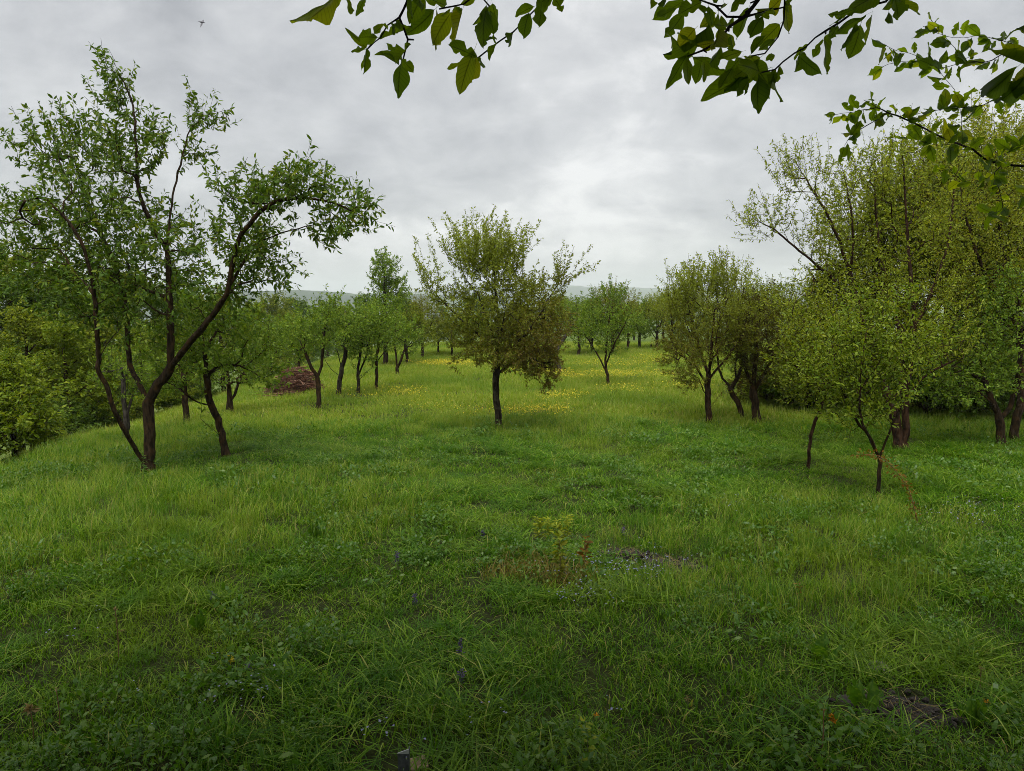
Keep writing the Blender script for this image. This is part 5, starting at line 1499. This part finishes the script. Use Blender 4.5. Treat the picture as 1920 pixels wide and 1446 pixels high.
# flowering spikes
def spike(px, py, top, label, seed):
    b = ground(px, py)
    h = float((at(px, top, b[1]) - b)[2])
    o = thing('flower_spike', label, 'flower', b, 'purple flower spikes in the grass')
    V, F = tube(curve_pts([(0, 0, -0.02), (0.004, 0, h * 0.5), (0, 0.004, h)]), 0.003, 0.002)
    link('stem', mesh_np('stem', V, F, smooth=True), M['stem'], o)
    r = np.random.default_rng(seed)
    n = 70
    z = r.uniform(max(h - 0.09, 0.3 * h), h, n); a = r.uniform(0, 6.28, n)
    D = np.stack([np.cos(a), np.sin(a), 0.4 + 0 * a], 1)
    link('blossom', leaves_mesh('blossom', r, np.stack([0 * z, 0 * z, z], 1) + D * 0.004, D, 0.016, 0.7, True, 0, 0.5, 2.0), M['violet'], o)
    P = np.zeros((8, 3)); P[:, 2] = np.linspace(0.02, h * 0.7, 8)
    a = np.arange(8) * 1.571; D = np.stack([np.cos(a), np.sin(a), 0.4 + 0 * a], 1)
    link('foliage', leaves_mesh('foliage', r, P, D, 0.045, 0.45, True, 0, 1.2, 2.4), M['herb'], o)


spike(864, 1255, 1200, 'tallest purple flower spike, at the centre of the near grass', 1)
spike(866, 1290, 1258, 'short purple flower head just below the tallest spike', 2)
spike(745, 1085, 1036, 'purple flower spike beside the thin leafy stalk', 3)
spike(778, 1145, 1116, 'pale purple flower spike right below the stalks', 4)
spike(400, 1140, 1112, 'purple flower spike in the dark grass at left', 5)
spike(1168, 1015, 990, 'greyish purple spike above the bare soil', 6)
spike(906, 1010, 995, 'small purple spike in mid grass left of the ferns', 7)
spike(470, 1275, 1245, 'dark purple spike in the lower left grass', 8)


def stalk_head(px, py, top, label, headmat, rad, petals, seed, name='dandelion', stem='stem_brown', group='stalks with single flower heads'):
    b = ground(px, py)
    h = float((at(px, top, b[1]) - b)[2])
    o = thing(name, label, 'flower', b, group)
    V, F = tube(curve_pts([(0, 0, -0.02), (0.006, 0.004, h * 0.5), (0.0, 0.0, h)]), 0.0032, 0.0026)
    link('stem', mesh_np('stem', V, F, smooth=True), M[stem], o)
    r = np.random.default_rng(seed)
    v = norm(r.normal(0, 1, (petals, 3)) * np.array([1, 1, 0.6]) + np.array([0, 0, 0.5]))
    link('flower_head', leaves_mesh('flower_head', r, np.tile(np.array([0, 0, h]), (petals, 1)), v, rad, 0.3, False, 0, 0.4, 6.0), M[headmat], o)


stalk_head(222, 1245, 1142, 'tall bare stalk with a closed head in the left foreground', 'straw', 0.02, 26, 1)
stalk_head(228, 1195, 1195 - 12, 'short closed bud beside the tall bare stalk', 'straw', 0.018, 20, 2)
stalk_head(62, 1400, 1330, 'withered pale flower on a brown stalk at lower left', 'straw', 0.045, 40, 3)
stalk_head(112, 1385, 1293, 'slanting brown stalk beside the withered pale flower', 'straw', 0.014, 16, 4)
stalk_head(432, 1262, 1236, 'yellow flower in the left foreground grass', 'yellow', 0.034, 40, 5, stem='stem')
stalk_head(1560, 1378, 1349, 'orange-yellow dandelion in the right foreground', 'orange', 0.032, 50, 6, stem='stem')
stalk_head(1120, 1362, 1342, 'small orange flower above the yellowing weed', 'orange', 0.018, 30, 7, stem='stem')
stalk_head(1288, 1338, 1310, 'pale round seed head left of the bare soil', 'straw', 0.018, 30, 8, stem='stem')
stalk_head(1850, 1335, 1318, 'small yellow flower right of the bare soil', 'orange', 0.02, 24, 9, stem='stem')
stalk_head(1540, 1420, 1330, 'dark red stalk left of the dandelion', 'leaf_rust', 0.014, 14, 10)
stalk_head(1836, 1300, 1253, 'pale bud on a bent stalk at the right', 'straw', 0.016, 24, 11)


def dock(px, py, hpx, label, seed, n=5, mat='herb', wid=0.2):
    b = ground(px, py)
    s = b[1] / FPX
    o = thing('dock_plant', label, 'plant', b, 'broad-leaved plants in the near grass')
    r = np.random.default_rng(seed)
    for k in range(n):
        m = near_leaf(1 + 3 * k + seed)
        for v in m.attributes['rnd'].data: v.value = r.uniform(0, 1)
        L = hpx * s * r.uniform(0.75, 1.1)
        q_ = link('leaf', m, M['herb'], o, (r.normal(0, 0.012), r.normal(0, 0.012), 0.02))
        q_.scale = (L * wid * 2, L, L)
        q_.rotation_euler = (math.radians(r.uniform(62, 88)), 0, k * 6.28 / n + r.uniform(-0.4, 0.4))


dock(1615, 1335, 62, 'broad upright dock leaves left of the bare soil', 3)
dock(1828, 1362, 52, 'pale broad leaves right of the bare soil', 4)
dock(1545, 1245, 50, 'single broad grey-green leaves in the right foreground', 6, 3, wid=0.26)
dock(40, 1120, 46, 'pale broad leaves at the left border', 7, 4, wid=0.18)
dock(590, 1010, 34, 'lush broad leaves in the tall grass at left', 8, 5)
dock(375, 1185, 34, 'broad drooping leaves in the dark left foreground', 9, 5)

# arching orange bramble in front of the young tree
bb = ground(1722, 985)
o = thing('bramble_shoot', 'arching reddish bramble shoot with withered orange leaves beside the young tree', 'bramble', bb)
Yb = bb[1]
cane = [np.array([0, 0, -0.02])] + [at(px, py, Yb + dy) - bb for (px, py, dy) in [(1716, 960, 0), (1704, 920, 0), (1685, 890, -0.02), (1662, 865, -0.05), (1645, 855, -0.08), (1622, 852, -0.1), (1606, 851, -0.1)]]
cp = curve_pts(cane)
V, F = tube(cp, 0.0055, 0.002)
link('cane', mesh_np('cane', V, F, smooth=True), M['stem_brown'], o)
r_ = np.random.default_rng(9)
ii = np.repeat(np.arange(3, len(cp)), 5)
D = norm(r_.normal(0, 1, (len(ii), 3)))
link('foliage', leaves_mesh('foliage', r_, cp[ii] + D * r_.uniform(0, 0.05, (len(ii), 1)), D, 0.036, 0.5, True, 0.1, 0.4, 1.5), M['leaf_rust'], o)

# brush pile
g_b = ground(553, 737)
o = thing('brush_pile', 'heap of cut reddish brown branches on the slope', 'brush pile', g_b)
r_ = np.random.default_rng(15)
sc_b = g_b[1] / FPX
M['brush'] = bark_mat('brush', (0.030, 0.014, 0.009), (0.13, 0.062, 0.040), (0.22, 0.15, 0.10), 0.6)


def sticks(n, rad, r0):
    Vs, Fs, off = [], [], 0
    for i in range(n):
        x0 = r_.normal(0, 0.27) * rad; y0 = r_.normal(0, 0.30) * rad * 0.9
        top = max(0.06, 0.74 * math.exp(-((x0 - 0.08) / 0.55) ** 2 - (y0 / 0.6) ** 2))
        z0 = r_.uniform(0.02, top)
        a = r_.normal(0.15, 0.5) + (math.pi if r_.uniform() < 0.5 else 0)
        L = r_.uniform(0.25, 0.6)
        d = np.array([math.cos(a), math.sin(a) * 0.8, r_.normal(0.0, 0.16)])
        p0 = np.array([x0, y0, z0]) - d * L / 2
        p2 = p0 + d * L
        for p in (p0, p2): p[2] = max(p[2], 0.0)
        p1 = (p0 + p2) / 2 + r_.normal(0, 0.04, 3)
        V, F = tube(np.array([p0, p1, p2]), r0 * r_.uniform(0.6, 1.3), r0 * 0.35, 4)
        Vs.append(V); Fs.append(F[0] + off); off += len(V)
    return mesh_np('branches', np.concatenate(Vs), [np.concatenate(Fs)], smooth=True)


so = link('branches', sticks(330, 1.0, 0.017), M['brush'], o); so['kind'] = 'stuff'
so = link('twigs', sticks(900, 1.05, 0.0055), M['brush'], o); so['kind'] = 'stuff'

# bare soil and a flat stone in the right foreground
M['soil'] = plain_mat('soil', (0.010, 0.008, 0.006), (0.035, 0.027, 0.021), 34, 0.95, 1.0, bdist=0.02)
M['stone'] = plain_mat('stone', (0.09, 0.078, 0.068), (0.20, 0.175, 0.155), 18, 0.85, 0.8)


def mound(name, label, c, a, b, h, seed, mat, kind=None, cat=None):
    r = np.random.default_rng(seed)
    k, m = 40, 14
    V = [(0, 0, h)]
    ang = np.arange(k) / k * 2 * math.pi
    wob = 1 + 0.16 * np.sin(3 * ang + seed) + 0.10 * np.sin(5 * ang + 2 * seed)
    for j in range(1, m):
        t = j / (m - 1)
        for i in range(k):
            X, Y_ = a * t * wob[i] * math.cos(ang[i]), b * t * wob[i] * math.sin(ang[i])
            V.append((X, Y_, float(gz(c[0] + X, c[1] + Y_) - c[2]) + h * (1 - t * t) + r.normal(0, 0.22 * h) * (1 - t) ** 0.5 - (0.004 if j < m - 1 else 0.03)))
    F3 = [(0, 1 + i, 1 + (i + 1) % k) for i in range(k)]
    F4 = [(1 + (j - 1) * k + i, 1 + j * k + i, 1 + j * k + (i + 1) % k, 1 + (j - 1) * k + (i + 1) % k) for j in range(1, m - 1) for i in range(k)]
    o = link(name, mesh_np(name, np.array(V), [np.array(F3), np.array(F4)], smooth=True), M[mat], None, c)
    return tag(o, label, cat, kind=kind)


mound('soil_patch', 'patch of dark bare soil in the right foreground grass', SOIL[0][0], 0.36, 0.22, 0.035, 1, 'soil', 'structure')
mound('soil_patch', 'patch of dark bare soil in mid meadow right of the withered weeds', SOIL[1][0], 0.34, 0.25, 0.03, 2, 'soil', 'structure')
mound('soil_patch', 'narrow strip of bare soil beside the withered weeds', SOIL[2][0], 0.32, 0.13, 0.025, 3, 'soil', 'structure')
mound('flat_stone', 'flat greyish pink stone showing in the grass above the bare soil', SOIL[4][0], 0.10, 0.07, 0.045, 5, 'stone', cat='stone')

# clods of earth on the soil
V, F, off = [], [], 0
ico = np.array([(0, 0, 1), (0.894, 0, 0.447), (0.276, 0.851, 0.447), (-0.724, 0.526, 0.447), (-0.724, -0.526, 0.447), (0.276, -0.851, 0.447), (0.724, 0.526, -0.447), (-0.276, 0.851, -0.447), (-0.894, 0, -0.447), (-0.276, -0.851, -0.447), (0.724, -0.526, -0.447), (0, 0, -1)])
icf = np.array([(0, 1, 2), (0, 2, 3), (0, 3, 4), (0, 4, 5), (0, 5, 1), (1, 6, 2), (2, 7, 3), (3, 8, 4), (4, 9, 5), (5, 10, 1), (6, 7, 2), (7, 8, 3), (8, 9, 4), (9, 10, 5), (10, 6, 1), (11, 7, 6), (11, 8, 7), (11, 9, 8), (11, 10, 9), (11, 6, 10)])
for c, a, b in SOIL[:3]:
    for i in range(150):
        p = np.array([c[0] + rg.normal(0, 0.42) * a, c[1] + rg.normal(0, 0.42) * b, 0.0])
        p[2] = gz(p[0], p[1]) + rg.uniform(0.01, 0.035)
        V.append(p + ico * rg.uniform(0.008, 0.028) * rg.uniform(0.7, 1.3, (12, 3))); F.append(icf + off); off += 12
clod = link('soil_clods', mesh_np('soil_clods', np.concatenate(V), [np.concatenate(F)]), M['soil'])
tag(clod, 'crumbs and clods of dark earth on the bare patches', 'soil', kind='stuff')

# straw litter on the soil
V, F, off = [], [], 0
for c, a, b in SOIL[:3]:
    for i in range(46):
        p = np.array([c[0] + rg.normal(0, 0.42) * a, c[1] + rg.normal(0, 0.42) * b, 0])
        an = rg.uniform(0, 6.28); L = rg.uniform(0.05, 0.16)
        e = p + np.array([math.cos(an), math.sin(an), 0]) * L
        p[2] = gz(p[0], p[1]) + 0.035; e[2] = gz(e[0], e[1]) + rg.uniform(0.03, 0.07)
        v, f = tube(np.array([p, (p + e) / 2 + rg.normal(0, 0.008, 3), e]), 0.002, 0.0012, 3)
        V.append(v); F.append(f[0] + off); off += len(v)
F = np.concatenate(F)
lit = link('straw_litter', mesh_np('straw_litter', np.concatenate(V), [F], {'rnd': ('FACE', rg.uniform(0, 1, len(F)))}), M['straw'])
tag(lit, 'dry grass stalks lying on the bare soil', 'straw', kind='stuff')


# perforated metal post at the bottom edge, with an old board behind it
def box_np(x0, x1, y0, y1, z0, z1, topslope=0.0):
    V = np.array([(x0, y0, z0), (x1, y0, z0), (x1, y1, z0), (x0, y1, z0), (x0, y0, z1), (x1, y0, z1 + topslope), (x1, y1, z1 + topslope), (x0, y1, z1)], float)
    F = np.array([(0, 3, 2, 1), (4, 5, 6, 7), (0, 1, 5, 4), (1, 2, 6, 5), (2, 3, 7, 6), (3, 0, 4, 7)])
    return V, F


def join(parts):
    Vs, Fs, off = [], [], 0
    for v, f in parts:
        Vs.append(v); Fs.append(f + off); off += len(v)
    return np.concatenate(Vs), [np.concatenate(Fs)]


pb_ = ground(757, 1475)
pt = at(757, 1412, pb_[1]) - pb_
hp = float(pt[2])
W = 22 * pb_[1] / FPX
M['steel'] = plain_mat('steel', (0.055, 0.060, 0.066), (0.11, 0.115, 0.12), 40, 0.5, 0.2, 0.7, 0.002)
M['board'] = plain_mat('board', (0.16, 0.11, 0.06), (0.30, 0.22, 0.13), 12, 0.85, 0.5)
o = thing('metal_post', 'dark perforated metal post with a slanted top at the bottom edge', 'post', pb_)
hw, hs = 0.006, 0.016
parts = []
zs = [-0.15]
holes = [hp * 0.86, hp * 0.55, hp * 0.2]
hx = [W * 0.28, W * 0.02, -W * 0.22]
prev = -0.15
for z, cx in sorted(zip(holes, hx)):
    parts.append(box_np(-W / 2, W / 2, -0.002, 0.002, prev, z - hs / 2))
    parts.append(box_np(-W / 2, cx - hw / 2, -0.002, 0.002, z - hs / 2, z + hs / 2))
    parts.append(box_np(cx + hw / 2, W / 2, -0.002, 0.002, z - hs / 2, z + hs / 2))
    prev = z + hs / 2
parts.append(box_np(-W / 2, W / 2, -0.002, 0.002, prev, hp - 0.004, 0.022))
V, F = join(parts)
link('plate', mesh_np('plate', V, F), M['steel'], o)
V, F = join([box_np(W / 2 - 0.003, W / 2 + 0.001, 0.0025, 0.034, -0.15, hp + 0.016)])
link('flange', mesh_np('flange', V, F), M['steel'], o)
V, F = join([box_np(-W / 2 - 0.001, W / 2 + 0.001, -0.003, 0.003, hp - 0.0035, hp - 0.001, 0.022)])
link('cut_edge', mesh_np('cut_edge', V, F), plain_mat('steel_edge', (0.35, 0.36, 0.37), (0.5, 0.5, 0.5), 30, 0.4, 0.1, 0.6), o)
bp = ground(783, 1440)
V, F = join([box_np(-0.06, 0.055, -0.05, 0.05, -0.05, 0.035)])
V[:, 0] += 0.012 * np.sin(V[:, 1] * 60)
o = link('wooden_block', mesh_np('wooden_block', V, F), M['board'], None, bp)
o.rotation_euler = (0.06, -0.08, 0.3)
mod = o.modifiers.new('edge', 'BEVEL'); mod.width = 0.008; mod.segments = 2
tag(o, 'weathered wooden block in the grass behind the metal post', 'block')

# stakes seen at the far end of the meadow
def stake(px, py, top, label, wpx, lean=0.0):
    b = ground(px, py)
    h = float((at(px, top, b[1]) - b)[2])
    w = wpx * b[1] / FPX / 2
    V, F = tube(np.array([(0, 0, -0.1), (lean * 0.5, 0.01, h * 0.5), (lean, 0, h * 0.93), (lean, 0, h)]), w, w * 0.8, 7)
    o = link('fence_stake', mesh_np('fence_stake', V, F, smooth=True), M['bark_red'], None, b)
    tag(o, label, 'stake', 'stakes at the far meadow end')


stake(1221, 656, 646, 'short reddish stake between the far two-stemmed tree and the shooting tree', 4)
stake(1176, 657, 640, 'thin dark stake at the foot of the far trees', 3, 0.1)

# bird in the sky
bp = at(378, 42, 24.0)
V, F4 = [], []
nseg, k = 9, 8
L = 0.20
ts = np.linspace(0, 1, nseg)
prof = np.array([0.004, 0.012, 0.018, 0.024, 0.026, 0.022, 0.014, 0.008, 0.004])
for i in range(nseg):
    for j in range(k):
        a = j / k * 6.283
        V.append((L / 2 - L * ts[i], prof[i] * math.cos(a), prof[i] * math.sin(a) + 0.008 * ts[i]))
j = np.arange(k); j2 = (j + 1) % k
f = (np.stack([j, j2, j2 + k, j + k], 1)[None] + (np.arange(nseg - 1) * k)[:, None, None]).reshape(-1, 4)
o = thing('bird', 'small dark bird flying in the upper left sky', 'bird', bp)
o.rotation_euler = (0, 0.12, 0.1)
M['bird'] = plain_mat('bird', (0.05, 0.05, 0.06), (0.10, 0.10, 0.12), 30, 0.7, 0.1)
link('body', mesh_np('body', np.array(V), [f], smooth=True), M['bird'], o)
for sgn, up in ((-1, -0.16), (1, 0.10)):
    Vw = np.array([(0.05, 0, 0.006), (0.0, 0, 0.008), (0.045, sgn * 0.05, up * 0.45), (-0.01, sgn * 0.05, up * 0.5), (0.03, sgn * 0.10, up * 0.9), (0.0, sgn * 0.09, up * 0.95), (0.005, sgn * 0.13, up * 1.25)])
    Vw = np.vstack([Vw, Vw - np.array([0, 0, 0.003])])
    Fq = np.array([(0, 2, 3, 1), (2, 4, 5, 3), (7, 8, 10, 9), (9, 10, 12, 11)])
    Ft = np.array([(4, 6, 5), (11, 12, 13)])
    link('wing', mesh_np('wing', Vw, [Fq, Ft]), M['bird'], o)

# ------------------------------------------------------------------ the air
def haze():
    V, F = box_np(-4100, 4100, -450, 4100, -75.0, 95.0)
    m, nt, out = mat_new('haze')
    pv = N(nt, 'ShaderNodeVolumePrincipled')
    pv.inputs['Color'].default_value = (0.80, 0.86, 0.90, 1)
    pv.inputs['Density'].default_value = 0.00028
    pv.inputs['Anisotropy'].default_value = 0.0
    nt.links.new(pv.outputs[0], out.inputs['Volume'])
    o = link('haze', mesh_np('haze', V, [F]), m)
    tag(o, 'pale damp haze filling the valley', 'haze', kind='stuff')


haze()
